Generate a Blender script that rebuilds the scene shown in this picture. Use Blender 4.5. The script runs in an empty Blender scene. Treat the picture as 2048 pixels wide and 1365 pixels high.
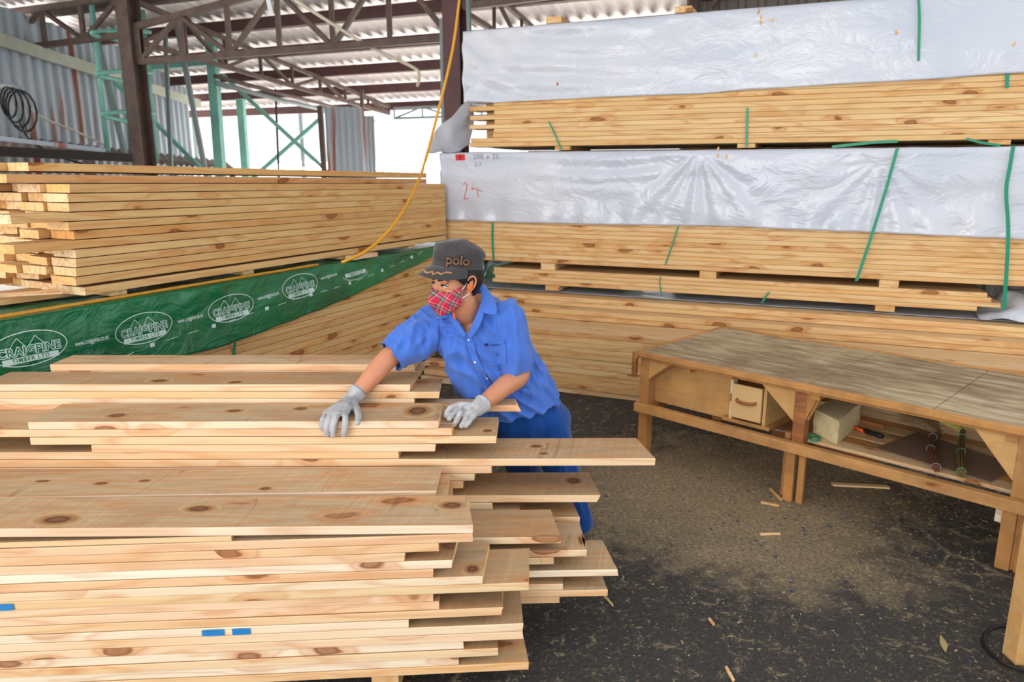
import bpy, bmesh, math, random, zlib
from mathutils import Vector, Matrix, noise
random.seed(7)
C = bpy.context.scene.collection
# ------------------------------------------------------------ camera, world, lights, exposure
CAM_H, PITCH, FPX = 1.70, math.radians(12.8), 1480.0
SP, CP = math.sin(PITCH), math.cos(PITCH)
cd = bpy.data.cameras.new('camera'); cd.sensor_width = 36.0; cd.lens = 36.0*FPX/2048.0
cd.clip_start = 0.05; cd.clip_end = 300
cam = bpy.data.objects.new('camera', cd); C.objects.link(cam)
cam.location = (0, 0, CAM_H); cam.rotation_euler = (math.pi/2-PITCH, 0, 0)
bpy.context.scene.camera = cam
cd.dof.use_dof = True; cd.dof.focus_distance = 3.0; cd.dof.aperture_fstop = 3.2
sc = bpy.context.scene
sc.view_settings.view_transform = 'Standard'; sc.view_settings.look = 'None'
sc.view_settings.gamma = 1.0; sc.view_settings.exposure = 0.08
sc.view_settings.use_curve_mapping = False
w = bpy.data.worlds.new('sky'); sc.world = w; w.use_nodes = True
bg = w.node_tree.nodes['Background']; bg.inputs[0].default_value = (0.93, 0.97, 1.0, 1); bg.inputs[1].default_value = 1.5
def area(name, loc, target, sx, sy, power, col=(1, 1, 1)):
    l = bpy.data.lights.new(name, 'AREA'); l.shape = 'RECTANGLE'; l.size = sx; l.size_y = sy; l.energy = power; l.color = col
    o = bpy.data.objects.new(name, l); C.objects.link(o); o.location = loc
    o.rotation_euler = (Vector(target)-Vector(loc)).to_track_quat('-Z', 'Y').to_euler()
    return o
area('daylight_open_side', (-4.5, -5.0, 2.2), (0.3, 4.0, 1.1), 6.0, 3.0, 380, (1.0, 0.985, 0.96))

sl = bpy.data.lights.new('sun', 'SUN'); sl.energy = 19.0; sl.angle = math.radians(2); sl.color = (1, .97, .92)
so_ = bpy.data.objects.new('sun', sl); C.objects.link(so_); so_.rotation_euler = Vector((.22, -1.0, -.80)).to_track_quat('-Z', 'Y').to_euler()

# ------------------------------------------------------------ pixel helpers: a photo pixel plus a known depth / height / plane gives a point
def ray(u, v):
    a = (u-1024)/FPX; b = (v-682.5)/FPX
    f = CP-b*SP
    return a/f, (SP+b*CP)/f
def atD(u, v, D):
    a, r = ray(u, v); return Vector((a*D, D, CAM_H-r*D))
def atZ(u, v, z):
    a, r = ray(u, v); D = (CAM_H-z)/r; return Vector((a*D, D, z))
def atP(u, v, p0, d):            # vertical plane through p0 (x,y) along d
    a, r = ray(u, v)
    # a*D = p0x + d0*s ; D = p0y + d1*s
    s = (a*p0[1]-p0[0])/(d[0]-a*d[1]); D = p0[1]+d[1]*s
    return s, CAM_H-r*D

# ------------------------------------------------------------ materials
MATS = {}
def newmat(name):
    m = bpy.data.materials.new(name); m.use_nodes = True
    nt = m.node_tree; b = nt.nodes['Principled BSDF']
    return m, nt, b
def N(nt, typ, **kw):
    n = nt.nodes.new(typ)
    for k, v in kw.items():
        if k in n.inputs.keys() if isinstance(k, str) else False: n.inputs[k].default_value = v
        else: setattr(n, k, v)
    return n
def lin(c):
    return tuple(((x/255)/12.92 if x/255 <= .04045 else ((x/255+.055)/1.055)**2.4) for x in c)+(1,)
def ramp(nt, fac, stops, interp='LINEAR'):
    r = nt.nodes.new('ShaderNodeValToRGB'); r.color_ramp.interpolation = interp
    e = r.color_ramp.elements
    while len(e) < len(stops): e.new(0.5)
    for i, (p, c) in enumerate(stops): e[i].position = p; e[i].color = c
    nt.links.new(fac, r.inputs[0]); return r.outputs[0]
def mixc(nt, fac, a, b, mode='MIX'):
    m = nt.nodes.new('ShaderNodeMix'); m.data_type = 'RGBA'; m.blend_type = mode
    for s, v in ((m.inputs[0], fac), (m.inputs[6], a), (m.inputs[7], b)):
        if hasattr(v, 'is_linked') or hasattr(v, 'links'): nt.links.new(v, s)
        else: s.default_value = v
    return m.outputs[2]
def math_(nt, op, a, b=0.0, c=None):
    m = nt.nodes.new('ShaderNodeMath'); m.operation = op
    for i, v in enumerate((a, b) if c is None else (a, b, c)):
        if hasattr(v, 'links'): nt.links.new(v, m.inputs[i])
        else: m.inputs[i].default_value = v
    return m.outputs[0]
def vmul(nt, v, s):
    m = nt.nodes.new('ShaderNodeVectorMath'); m.operation = 'MULTIPLY'; nt.links.new(v, m.inputs[0]); m.inputs[1].default_value = s
    return m.outputs[0]
def noisetex(nt, vec, scale, detail=3, rough=.5, dist=0.0):
    n = nt.nodes.new('ShaderNodeTexNoise'); n.inputs['Scale'].default_value = scale; n.inputs['Detail'].default_value = detail
    n.inputs['Roughness'].default_value = rough; n.inputs['Distortion'].default_value = dist
    nt.links.new(vec, n.inputs['Vector']); return n.outputs['Fac']
def bump(nt, b, h, strength=.3, dist=.002):
    n = nt.nodes.new('ShaderNodeBump'); n.inputs['Strength'].default_value = strength; n.inputs['Distance'].default_value = dist
    nt.links.new(h, n.inputs['Height']); nt.links.new(n.outputs[0], b.inputs['Normal'])

def wood(name, tints, knot=.15, saw=0.0, dirt=0.0, rough=.72, dark=(120, 66, 30), grainc=.55, paint=False):
    """pine: per-board tint, stretched grain, growth-ring figure bending round knots, saw marks, dirt"""
    m, nt, b = newmat(name)
    tc = N(nt, 'ShaderNodeTexCoord'); oi = N(nt, 'ShaderNodeObjectInfo')
    ofs = nt.nodes.new('ShaderNodeVectorMath'); ofs.operation = 'MULTIPLY_ADD'
    cmb = nt.nodes.new('ShaderNodeCombineXYZ')
    for i in range(3): nt.links.new(math_(nt, 'MULTIPLY', oi.outputs['Random'], (37.0, 71.0, 53.0)[i]), cmb.inputs[i])
    ad = nt.nodes.new('ShaderNodeVectorMath'); ad.operation = 'ADD'
    nt.links.new(tc.outputs['Object'], ad.inputs[0]); nt.links.new(cmb.outputs[0], ad.inputs[1])
    V = ad.outputs[0]
    # knots
    vo = nt.nodes.new('ShaderNodeTexVoronoi'); vo.inputs['Scale'].default_value = 1.0
    dn_ = nt.nodes.new('ShaderNodeTexNoise'); dn_.inputs['Scale'].default_value = 1.0; dn_.inputs['Detail'].default_value = 1.0; nt.links.new(vmul(nt, V, (5, 16, 16)), dn_.inputs['Vector'])
    dv_ = nt.nodes.new('ShaderNodeVectorMath'); dv_.operation = 'MULTIPLY_ADD'; nt.links.new(dn_.outputs['Color'], dv_.inputs[0]); dv_.inputs[1].default_value = (.35, .35, .35); nt.links.new(vmul(nt, V, (3.3, 8.0, 8.0)), dv_.inputs[2])
    nt.links.new(dv_.outputs[0], vo.inputs['Vector'])
    sk = nt.nodes.new('ShaderNodeSeparateColor'); nt.links.new(vo.outputs['Color'], sk.inputs[0])
    kd = math_(nt, 'ADD', vo.outputs['Distance'], math_(nt, 'MULTIPLY', math_(nt, 'GREATER_THAN', sk.outputs[0], .55), 1.0))
    kn = noisetex(nt, vmul(nt, V, (9, 30, 30)), 1, 2)
    kd2 = math_(nt, 'ADD', kd, math_(nt, 'MULTIPLY', math_(nt, 'SUBTRACT', kn, .5), .10))
    # figure: rings bent by the knot distance
    fg = noisetex(nt, vmul(nt, V, (.7, 7, 7)), 1, 2, .5)
    near = math_(nt, 'POWER', math_(nt, 'SUBTRACT', 1.0, math_(nt, 'MINIMUM', kd, 1.0)), 5.0)
    ph = math_(nt, 'ADD', math_(nt, 'MULTIPLY', fg, 46.0), math_(nt, 'MULTIPLY', near, 22.0))
    ringv = math_(nt, 'MULTIPLY_ADD', math_(nt, 'SINE', ph), .5, .5)
    fine = noisetex(nt, vmul(nt, V, (2.5, 120, 120)), 1, 3, .6)
    broad = noisetex(nt, vmul(nt, V, (.6, 4, 6)), 1, 2, .5)
    base = ramp(nt, oi.outputs['Random'], [(i/(len(tints)-1)*.98+.01, lin(t)) for i, t in enumerate(tints)])
    col = mixc(nt, math_(nt, 'MULTIPLY', math_(nt, 'POWER', ringv, 5.0), .46*grainc), base, lin((196, 128, 70)))
    col = mixc(nt, math_(nt, 'MULTIPLY', ramp(nt, broad, [(.52, (0, 0, 0, 1)), (.72, (1, 1, 1, 1))]), .38), col, lin((226, 160, 84)))
    col = mixc(nt, math_(nt, 'MULTIPLY', ramp(nt, fine, [(.35, (1, 1, 1, 1)), (.6, (0, 0, 0, 1))]), .22*grainc), col, lin((165, 112, 62)))
    stain = ramp(nt, kd2, [(knot*.9, (1, 1, 1, 1)), (knot*2.1, (0, 0, 0, 1))])
    col = mixc(nt, math_(nt, 'MULTIPLY', stain, .55), col, lin((196, 124, 62)))
    kr = ramp(nt, kd2, [(0.0, (.75, .75, .75, 1)), (knot*.55, (.7, .7, .7, 1)), (knot*.8, (1, 1, 1, 1)), (knot, (0, 0, 0, 1))])
    col = mixc(nt, math_(nt, 'MULTIPLY', kr, .85), col, lin(dark))
    h = math_(nt, 'ADD', math_(nt, 'MULTIPLY', fine, .5), math_(nt, 'MULTIPLY', kr, .3))
    if saw > 0:
        rot = nt.nodes.new('ShaderNodeVectorRotate'); rot.rotation_type = 'Z_AXIS'; rot.inputs['Angle'].default_value = .22
        nt.links.new(V, rot.inputs['Vector'])
        sw = noisetex(nt, vmul(nt, rot.outputs[0], (90, 1.6, 1.6)), 1, 3, .6)
        sm = ramp(nt, sw, [(.46, (0, 0, 0, 1)), (.7, (1, 1, 1, 1))])
        col = mixc(nt, math_(nt, 'MULTIPLY', sm, saw), col, lin((233, 208, 165)))
        h = math_(nt, 'ADD', h, math_(nt, 'MULTIPLY', sw, 1.2))
        cr = noisetex(nt, vmul(nt, rot.outputs[0], (7, .5, .5)), 1, 1, .5)
        cl = math_(nt, 'ABSOLUTE', math_(nt, 'SUBTRACT', cr, .5))
        col = mixc(nt, math_(nt, 'MULTIPLY', ramp(nt, cl, [(0, (1, 1, 1, 1)), (.004, (0, 0, 0, 1))]), .55), col, lin((120, 88, 58)))
        gp = noisetex(nt, vmul(nt, V, (1.6, 8, 8)), 1, 4, .6)
        col = mixc(nt, math_(nt, 'MULTIPLY', ramp(nt, gp, [(.5, (0, 0, 0, 1)), (.66, (1, 1, 1, 1))]), .4), col, lin((176, 164, 142)))
        st = noisetex(nt, vmul(nt, V, (3, 14, 14)), 1, 4, .65)
        col = mixc(nt, math_(nt, 'MULTIPLY', ramp(nt, st, [(.45, (0, 0, 0, 1)), (.68, (1, 1, 1, 1))]), .45), col, lin((150, 114, 74)))
    if dirt > 0:
        dn = noisetex(nt, tc.outputs['Object'], 5, 5, .65)
        dv = ramp(nt, dn, [(.4, (0, 0, 0, 1)), (.65, (1, 1, 1, 1))])
        col = mixc(nt, math_(nt, 'MULTIPLY', dv, dirt), col, lin((96, 76, 54)))
    nt.links.new(col, b.inputs['Base Color']); b.inputs['Roughness'].default_value = rough
    b.inputs['Specular IOR Level'].default_value = .25
    bump(nt, b, h, .35, .0015)
    return m

def plain(name, rgb, rough=.6, metal=0.0, nscale=0, namp=.2, ncol=None, bmp=0.0, spec=.4):
    m, nt, b = newmat(name)
    b.inputs['Roughness'].default_value = rough; b.inputs['Metallic'].default_value = metal
    b.inputs['Specular IOR Level'].default_value = spec
    c = lin(rgb)
    if nscale:
        tc = N(nt, 'ShaderNodeTexCoord')
        n = noisetex(nt, tc.outputs['Object'], nscale, 4, .6)
        f = math_(nt, 'MULTIPLY', ramp(nt, n, [(.35, (0, 0, 0, 1)), (.65, (1, 1, 1, 1))]), namp)
        nt.links.new(mixc(nt, f, c, lin(ncol) if ncol else tuple(x*.4 for x in c[:3])+(1,)), b.inputs['Base Color'])
        if bmp: bump(nt, b, n, bmp, .003)
    else: b.inputs['Base Color'].default_value = c
    return m

E_T = [(228, 206, 174), (222, 194, 150), (232, 198, 164), (222, 180, 128), (236, 224, 200), (228, 184, 142)]
F_T = [(190, 164, 128), (176, 150, 114), (196, 172, 136), (170, 144, 110), (204, 182, 148)]
M_EDGE = wood('pine_edge', E_T, knot=.17, grainc=.8)
M_FACE = wood('pine_sawn_face', F_T, knot=.22, saw=.13, grainc=1.0)
M_END = wood('pine_end_grain', [(236, 196, 138), (232, 178, 110), (238, 204, 158)], knot=.05, grainc=.5)
M_LEDGE = wood('pine_yellow_edge', [(222, 184, 124), (214, 172, 116), (226, 190, 132), (212, 164, 112)], knot=.22, grainc=.9)
M_LFACE = wood('pine_planed_face', [(206, 176, 134), (196, 160, 112)], knot=.1, grainc=.6)
M_LEND = wood('pine_orange_end_grain', [(246, 214, 158), (240, 182, 108), (248, 222, 180), (238, 190, 124)], knot=.06, grainc=1.0)
M_REDGE = wood('pine_pack_edge', [(230, 196, 144), (222, 182, 124), (236, 206, 158), (214, 170, 112)], knot=.2, grainc=1.0)
M_RFACE = wood('pine_pack_face', [(206, 178, 134), (214, 186, 146)], knot=.15, grainc=.8)
M_BENCH = wood('bench_timber', [(188, 138, 82), (176, 122, 68), (196, 148, 92)], knot=.1, dirt=.45, grainc=.9)
M_BENCHD = wood('bench_dark_timber', [(140, 84, 48), (150, 92, 54)], knot=.1, dirt=.4, grainc=.9)
M_PLY = wood('plywood', [(206, 158, 98), (214, 172, 112)], knot=.03, dirt=.28, grainc=.5)
def benchtop():
    m, nt, b = newmat('worn_bench_top')
    tc = N(nt, 'ShaderNodeTexCoord'); V = tc.outputs['Object']
    a = noisetex(nt, vmul(nt, V, (5, 22, 5)), 1, 5, .65); c = noisetex(nt, vmul(nt, V, (1.2, 1.6, 1)), 1, 4, .6)
    f = noisetex(nt, vmul(nt, V, (40, 120, 5)), 1, 3, .6)
    col = ramp(nt, math_(nt, 'ADD', math_(nt, 'MULTIPLY', a, .6), math_(nt, 'MULTIPLY', c, .4)),
               [(.36, lin((104, 84, 58))), (.47, lin((140, 118, 86))), (.54, lin((168, 148, 114))), (.64, lin((196, 180, 148)))])
    col = mixc(nt, math_(nt, 'MULTIPLY', f, .35), col, lin((120, 98, 68)))
    nt.links.new(col, b.inputs['Base Color']); b.inputs['Roughness'].default_value = .6; bump(nt, b, a, .25, .003)
    return m
M_TOP = benchtop()
M_STEEL = plain('brown_painted_steel', (78, 62, 56), .6, 0, 8, .5, (112, 92, 84))
M_STEELR = plain('red_oxide_steel', (92, 60, 60), .6, 0, 6, .4, (60, 44, 44))
M_GREENST = plain('teal_painted_steel', (128, 190, 176), .55, 0, 6, .4, (90, 140, 130))
M_GREYPIPE = plain('grey_pipe', (120, 132, 134), .5)
M_STRAP = plain('green_strapping', (14, 138, 104), .35)
M_BLACK = plain('black_rubber', (22, 22, 24), .5)
M_YCORD = plain('yellow_cord', (224, 158, 44), .5)
M_YSTRIP = plain('yellow_edge_strip', (206, 150, 40), .5, 0, 14, .4, (150, 100, 30))
def corr(name, c, rust=0.0, rough=.45, metal=.0, vert=True, spots=False):
    m, nt, b = newmat(name); tc = N(nt, 'ShaderNodeTexCoord'); V = tc.outputs['Object']
    n = noisetex(nt, V, 3, 4, .6)
    col = mixc(nt, math_(nt, 'MULTIPLY', n, .35), lin(c), tuple(x*.55 for x in lin(c)[:3])+(1,))
    if rust:
        r = noisetex(nt, vmul(nt, V, (5, 5, .35)), 1, 3, .5)
        f = ramp(nt, r, [(.60, (0, 0, 0, 1)), (.66, (1, 1, 1, 1))])
        col = mixc(nt, math_(nt, 'MULTIPLY', f, rust), col, lin((158, 84, 48)))
    nt.links.new(col, b.inputs['Base Color']); b.inputs['Roughness'].default_value = rough; b.inputs['Metallic'].default_value = metal
    return m
M_ROOF = corr('galvanised_roof_sheet', (240, 234, 236), 0, .36, .45)
M_WALL = corr('galvanised_wall_sheet', (176, 188, 200), .9, .45)
M_DARKW = corr('dark_wall_sheet', (120, 110, 102), .2, .6)
M_TIN = corr('rusty_tin', (150, 140, 134), .8, .6)
def floormat():
    m, nt, b = newmat('dusty_asphalt_floor'); tc = N(nt, 'ShaderNodeTexCoord'); V = tc.outputs['Object']
    big = noisetex(nt, V, 1.1, 5, .6, .4); med = noisetex(nt, V, 6, 6, .7, .3); fine = noisetex(nt, V, 60, 4, .75)
    base = ramp(nt, fine, [(.3, lin((34, 33, 32))), (.55, lin((54, 52, 49))), (.75, lin((80, 75, 68)))])
    # swept-up sawdust lies in a patch in front of and under the bench
    sx = nt.nodes.new('ShaderNodeSeparateXYZ'); nt.links.new(V, sx.inputs[0])
    dx = math_(nt, 'MULTIPLY', math_(nt, 'SUBTRACT', sx.outputs[0], 1.15), .62)
    dy = math_(nt, 'MULTIPLY', math_(nt, 'SUBTRACT', sx.outputs[1], 3.75), .78)
    rr = math_(nt, 'SQRT', math_(nt, 'ADD', math_(nt, 'MULTIPLY', dx, dx), math_(nt, 'MULTIPLY', dy, dy)))
    patch = math_(nt, 'SUBTRACT', 1.0, math_(nt, 'MINIMUM', rr, 1.0))
    amt = math_(nt, 'ADD', math_(nt, 'MULTIPLY', patch, .55), math_(nt, 'MULTIPLY', math_(nt, 'ADD', big, med), .5))
    dust = ramp(nt, amt, [(.60, (0, 0, 0, 1)), (.74, (.7, .7, .7, 1)), (.9, (1, 1, 1, 1))])
    dcol = ramp(nt, fine, [(.3, lin((92, 78, 58))), (.55, lin((150, 132, 102))), (.75, lin((204, 188, 156)))])
    col = mixc(nt, math_(nt, 'MULTIPLY', dust, .85), base, dcol)
    # pale joint lines of old paving showing through at the right
    bk = nt.nodes.new('ShaderNodeTexVoronoi'); bk.feature = 'DISTANCE_TO_EDGE'; bk.inputs['Scale'].default_value = 3.2; nt.links.new(V, bk.inputs['Vector'])
    jl = ramp(nt, math_(nt, 'ADD', bk.outputs['Distance'], math_(nt, 'MULTIPLY', med, .12)), [(.045, (1, 1, 1, 1)), (.085, (0, 0, 0, 1))])
    rx = ramp(nt, math_(nt, 'MULTIPLY', sx.outputs[0], .3), [(.48, (0, 0, 0, 1)), (.62, (1, 1, 1, 1))])
    col = mixc(nt, math_(nt, 'MULTIPLY', jl, math_(nt, 'MULTIPLY', rx, .8)), col, dcol)
    sp = noisetex(nt, V, 13, 6, .85, .8)
    spk = ramp(nt, sp, [(.56, (0, 0, 0, 1)), (.63, (1, 1, 1, 1))])
    col = mixc(nt, math_(nt, 'MULTIPLY', spk, math_(nt, 'MULTIPLY', med, 1.1)), col, lin((172, 152, 116)))
    s2 = noisetex(nt, V, 48, 4, .75, .5)
    col = mixc(nt, math_(nt, 'MULTIPLY', ramp(nt, s2, [(.60, (0, 0, 0, 1)), (.66, (1, 1, 1, 1))]), .7), col, lin((158, 142, 112)))
    nt.links.new(col, b.inputs['Base Color']); b.inputs['Roughness'].default_value = .8
    bump(nt, b, math_(nt, 'ADD', fine, sp), .6, .006)
    return m
M_FLOOR = floormat()
def plastic(name, c, c2, trans=0.0, rough=.28, scale=3.0, bs=.5):
    m, nt, b = newmat(name); tc = N(nt, 'ShaderNodeTexCoord'); V = tc.outputs['Object']
    n = noisetex(nt, vmul(nt, V, (1, 1, 1.6)), scale, 4, .6, 1.2)
    n2 = noisetex(nt, V, 1.3, 3, .5)
    nt.links.new(mixc(nt, ramp(nt, n2, [(.35, (0, 0, 0, 1)), (.65, (1, 1, 1, 1))]), lin(c), lin(c2)), b.inputs['Base Color'])
    b.inputs['Roughness'].default_value = rough; b.inputs['Specular IOR Level'].default_value = .55
    bump(nt, b, n, bs, .02)
    return m
M_WRAP = plastic('white_plastic_wrap', (204, 208, 218), (190, 198, 212), rough=.24, scale=3.5, bs=.7)
M_GWRAP = plastic('green_plastic_wrap', (20, 118, 72), (22, 96, 62), rough=.24, scale=4.5, bs=1.0)
M_GPALE = plastic('pale_green_film', (90, 150, 116), (60, 128, 92), rough=.3, scale=6, bs=.6)
M_PRINT = plain('pale_print', (196, 220, 214), .5)
M_PRINTG = plain('green_print', (26, 110, 72), .5)
M_PENRED = plain('red_marker', (214, 70, 60), .6)
M_PENGREY = plain('grey_marker', (120, 128, 134), .6)
M_REDTAG = plain('red_sticker', (226, 40, 54), .5)

# ------------------------------------------------------------ object helpers
def props(o, label=None, cat=None, group=None, kind=None):
    if label: o['label'] = label
    if cat: o['category'] = cat
    if group: o['group'] = group
    if kind: o['kind'] = kind
    return o
def empty(name, loc, label, cat, group=None, rot=None):
    o = bpy.data.objects.new(name, None); C.objects.link(o); o.location = loc; o.empty_display_size = .1
    if rot: o.rotation_euler = rot
    return props(o, label, cat, group)
def mkobj(name, me, mats, parent=None, smooth=False, keep=False):
    o = bpy.data.objects.new(name, me); C.objects.link(o)
    for m in (mats if isinstance(mats, (list, tuple)) else [mats]): me.materials.append(m)
    if smooth:
        for p in me.polygons: p.use_smooth = True
    if parent:
        o.parent = parent
        if keep: o.matrix_parent_inverse = (Matrix.LocRotScale(parent.location, parent.rotation_euler, None)).inverted()
    return o
def mesh(verts, faces, name='mesh'):
    me = bpy.data.meshes.new(name); me.from_pydata([tuple(v) for v in verts], [], faces); me.update(); return me
def bm_mesh(bm, name='mesh'):
    me = bpy.data.meshes.new(name); bmesh.ops.recalc_face_normals(bm, faces=bm.faces); bm.to_mesh(me); bm.free(); return me
def add_box(bm, lo, hi, M=None, bev=0.0):
    x0, y0, z0 = lo; x1, y1, z1 = hi
    vs = [bm.verts.new(v) for v in ((x0, y0, z0), (x1, y0, z0), (x1, y1, z0), (x0, y1, z0), (x0, y0, z1), (x1, y0, z1), (x1, y1, z1), (x0, y1, z1))]
    fs = [bm.faces.new([vs[i] for i in f]) for f in ((0, 3, 2, 1), (4, 5, 6, 7), (0, 1, 5, 4), (1, 2, 6, 5), (2, 3, 7, 6), (3, 0, 4, 7))]
    if bev > 0:
        es = set(e for f in fs for e in f.edges)
        r = bmesh.ops.bevel(bm, geom=list(es), offset=bev, segments=2, affect='EDGES', profile=.5)
        vs = list(set(v for f in r['faces'] for v in f.verts))
    if M is not None:
        for v in set(vs): v.co = M @ v.co
    return vs
def box_obj(name, lo, hi, mat, parent=None, bev=.003, M=None):
    bm = bmesh.new(); add_box(bm, lo, hi, M, bev); return mkobj(name, bm_mesh(bm), mat, parent)
def frame(p, q, up=Vector((0, 0, 1))):
    x = (q-p).normalized(); y = up.cross(x)
    if y.length < 1e-4: y = Vector((0, 1, 0))
    y.normalize(); z = x.cross(y)
    return Matrix(((x.x, y.x, z.x, p.x), (x.y, y.y, z.y, p.y), (x.z, y.z, z.z, p.z), (0, 0, 0, 1)))
def add_bar(bm, p, q, wy, wz, bev=0.0):
    p = Vector(p); q = Vector(q)
    add_box(bm, (0, -wy/2, -wz/2), ((q-p).length, wy/2, wz/2), frame(p, q), bev)
def bar_obj(name, p, q, wy, wz, mat, parent=None, keep=False):
    bm = bmesh.new(); add_bar(bm, p, q, wy, wz); return mkobj(name, bm_mesh(bm), mat, parent, keep=keep)
def add_tube(bm, pts, r, seg=10, caps=True):
    pts = [Vector(p) for p in pts]; rs = r if isinstance(r, (list, tuple)) else [r]*len(pts)
    rings = []; prev = None
    for i, p in enumerate(pts):
        t = (pts[min(i+1, len(pts)-1)]-pts[max(i-1, 0)]).normalized()
        if prev is None:
            a = t.orthogonal().normalized()
        else:
            a = prev-t*prev.dot(t)
            a = a.normalized() if a.length > 1e-5 else t.orthogonal().normalized()
        prev = a; b = t.cross(a)
        rings.append([bm.verts.new(p+(a*math.cos(2*math.pi*k/seg)+b*math.sin(2*math.pi*k/seg))*rs[i]) for k in range(seg)])
    for i in range(len(rings)-1):
        for k in range(seg):
            bm.faces.new((rings[i][k], rings[i][(k+1) % seg], rings[i+1][(k+1) % seg], rings[i+1][k]))
    if caps:
        bm.faces.new(rings[0][::-1]); bm.faces.new(rings[-1])
def tube_obj(name, pts, r, mat, parent=None, seg=10, keep=False):
    bm = bmesh.new(); add_tube(bm, pts, r, seg); return mkobj(name, bm_mesh(bm), mat, parent, True, keep)
def smooth_path(pts, n=8):
    P = [Vector(p) for p in pts]; out = []
    for i in range(len(P)-1):
        p0 = P[max(i-1, 0)]; p1 = P[i]; p2 = P[i+1]; p3 = P[min(i+2, len(P)-1)]
        for k in range(n):
            t = k/n
            out.append(.5*((2*p1)+(p2-p0)*t+(2*p0-5*p1+4*p2-p3)*t*t+(3*p1-p0-3*p2+p3)*t**3))
    out.append(P[-1]); return out
def ribbon(name, pts, width_dir, wd, mat, parent=None, keep=False, th=.0012):
    pts = [Vector(p) for p in pts]; wv = Vector(width_dir).normalized()*wd/2
    vs = []; fs = []; n = len(pts)
    for i, p in enumerate(pts):
        t = (pts[min(i+1, n-1)]-pts[max(i-1, 0)]).normalized(); nn = t.cross(wv).normalized()*th/2
        vs += [p-wv-nn, p+wv-nn, p+wv+nn, p-wv+nn]
    for i in range(n-1):
        a = 4*i; b = a+4
        for k in range(4): fs.append((a+k, a+(k+1) % 4, b+(k+1) % 4, b+k))
    fs += [(3, 2, 1, 0), (4*n-4, 4*n-3, 4*n-2, 4*n-1)]
    return mkobj(name, mesh(vs, fs), mat, parent, keep=keep)

ORD = ['topmost', 'second', 'third', 'fourth', 'fifth', 'sixth', 'seventh', 'eighth', 'ninth', 'tenth', 'eleventh', 'twelfth', 'thirteenth', 'fourteenth',
       'fifteenth', 'sixteenth', 'seventeenth', 'eighteenth', 'nineteenth', 'twentieth', 'twenty-first', 'twenty-second', 'twenty-third', 'twenty-fourth', 'twenty-fifth', 'twenty-sixth', 'twenty-seventh']
def board(pl, pr, width, th, label, group, mats, back=None, name='pine_board', endskew=(0, 0), rag=0.0, cham=0.0, seed=None, bow=.0015, cat='board', cat_edge=None):
    """pl, pr: left and right ends of the FRONT TOP edge. width goes back, thickness goes down."""
    rnd = random.Random(seed if seed is not None else zlib.crc32(label.encode()))
    pl = Vector(pl); pr = Vector(pr); x = (pr-pl).normalized()
    y = Vector((0, 0, 1)).cross(x).normalized(); z = x.cross(y)
    L = (pr-pl).length; nseg = max(6, int(L/.25)); c = .0022
    prof = [(0, -th+c, 1), (0, -c, 0), (c, 0, 0), (width-c, 0, 0), (width, -c, 1), (width, -th+c, 1), (width-c, -th, 0), (c, -th, 0)]
    vs = []; fs = []; mi = []; s1, s2 = rnd.uniform(0, 50), rnd.uniform(0, 50)
    for i in range(nseg+1):
        t = i/nseg
        dyb = bow*2.2*noise.noise(Vector((t*L*1.7, s1, 0))); dzb = bow*.5*noise.noise(Vector((t*L*1.3, s2, 5)))
        for (py, pz, _) in prof:
            xx = t*L
            if i == 0: xx += endskew[0]*py
            if i == nseg: xx += endskew[1]*py-(cham if py < .01 else 0)
            if cham and i == nseg-1: xx = L-.03
            if rag and i == nseg: xx += rag*noise.noise(Vector((py*40, pz*60, s1)))
            vs.append((xx, py+dyb+.0006*noise.noise(Vector((t*L*9, pz*50, s2))), pz+dzb))
    k = 8
    for i in range(nseg):
        for j in range(k):
            fs.append((i*k+j, (i+1)*k+j, (i+1)*k+(j+1) % k, i*k+(j+1) % k))
            mi.append(0 if j in (2, 6) else 1)
    fs.append(tuple(range(k))); mi.append(2); fs.append(tuple(nseg*k+j for j in range(k))[::-1]); mi.append(2)
    me = mesh(vs, fs)
    for p, m_ in zip(me.polygons, mi): p.material_index = m_
    o = mkobj(name, me, mats)
    o.matrix_world = Matrix(((x.x, y.x, z.x, pl.x), (x.y, y.y, z.y, pl.y), (x.z, y.z, z.z, pl.z), (0, 0, 0, 1)))
    props(o, label, cat, group)
    return o
MF = [M_FACE, M_EDGE, M_END]; ML = [M_LFACE, M_LEDGE, M_LEND]; MR = [M_RFACE, M_REDGE, M_END]
#@@SETTING@@
# ------------------------------------------------------------ building axes (the packs, purlins and columns share them)
DX = Vector((.922, -.387, 0)); NX = Vector((.387, .922, 0))
def corrugated(name, o, ax, L, down, H, pitch, amp, mat, kind='structure', trap=False, rows=2, bendf=None):
    """sheet with ribs running along `down`; profile steps along ax"""
    ax = Vector(ax).normalized(); dn = Vector(down).normalized(); n = ax.cross(dn).normalized(); o = Vector(o)
    k = 8; nn = int(L/pitch*k); vs = []; fs = []
    for i in range(nn+1):
        s = i/k; f = s % 1.0
        h = (min(1, max(0, (abs(f-.5)-.12)/.12)) if trap else .5+.5*math.cos(2*math.pi*f))*amp
        for j in range(rows):
            t = j/(rows-1); vs.append(o+ax*(i*pitch/k)+dn*(H*t)+n*h)
    for i in range(nn):
        for j in range(rows-1):
            a = i*rows+j; fs.append((a, a+rows, a+rows+1, a+1))
    me = mesh(vs, fs); ob = mkobj(name, me, mat, smooth=not trap)
    so = ob.modifiers.new('t', 'SOLIDIFY'); so.thickness = .0015
    if kind: ob['kind'] = kind
    return ob
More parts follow.
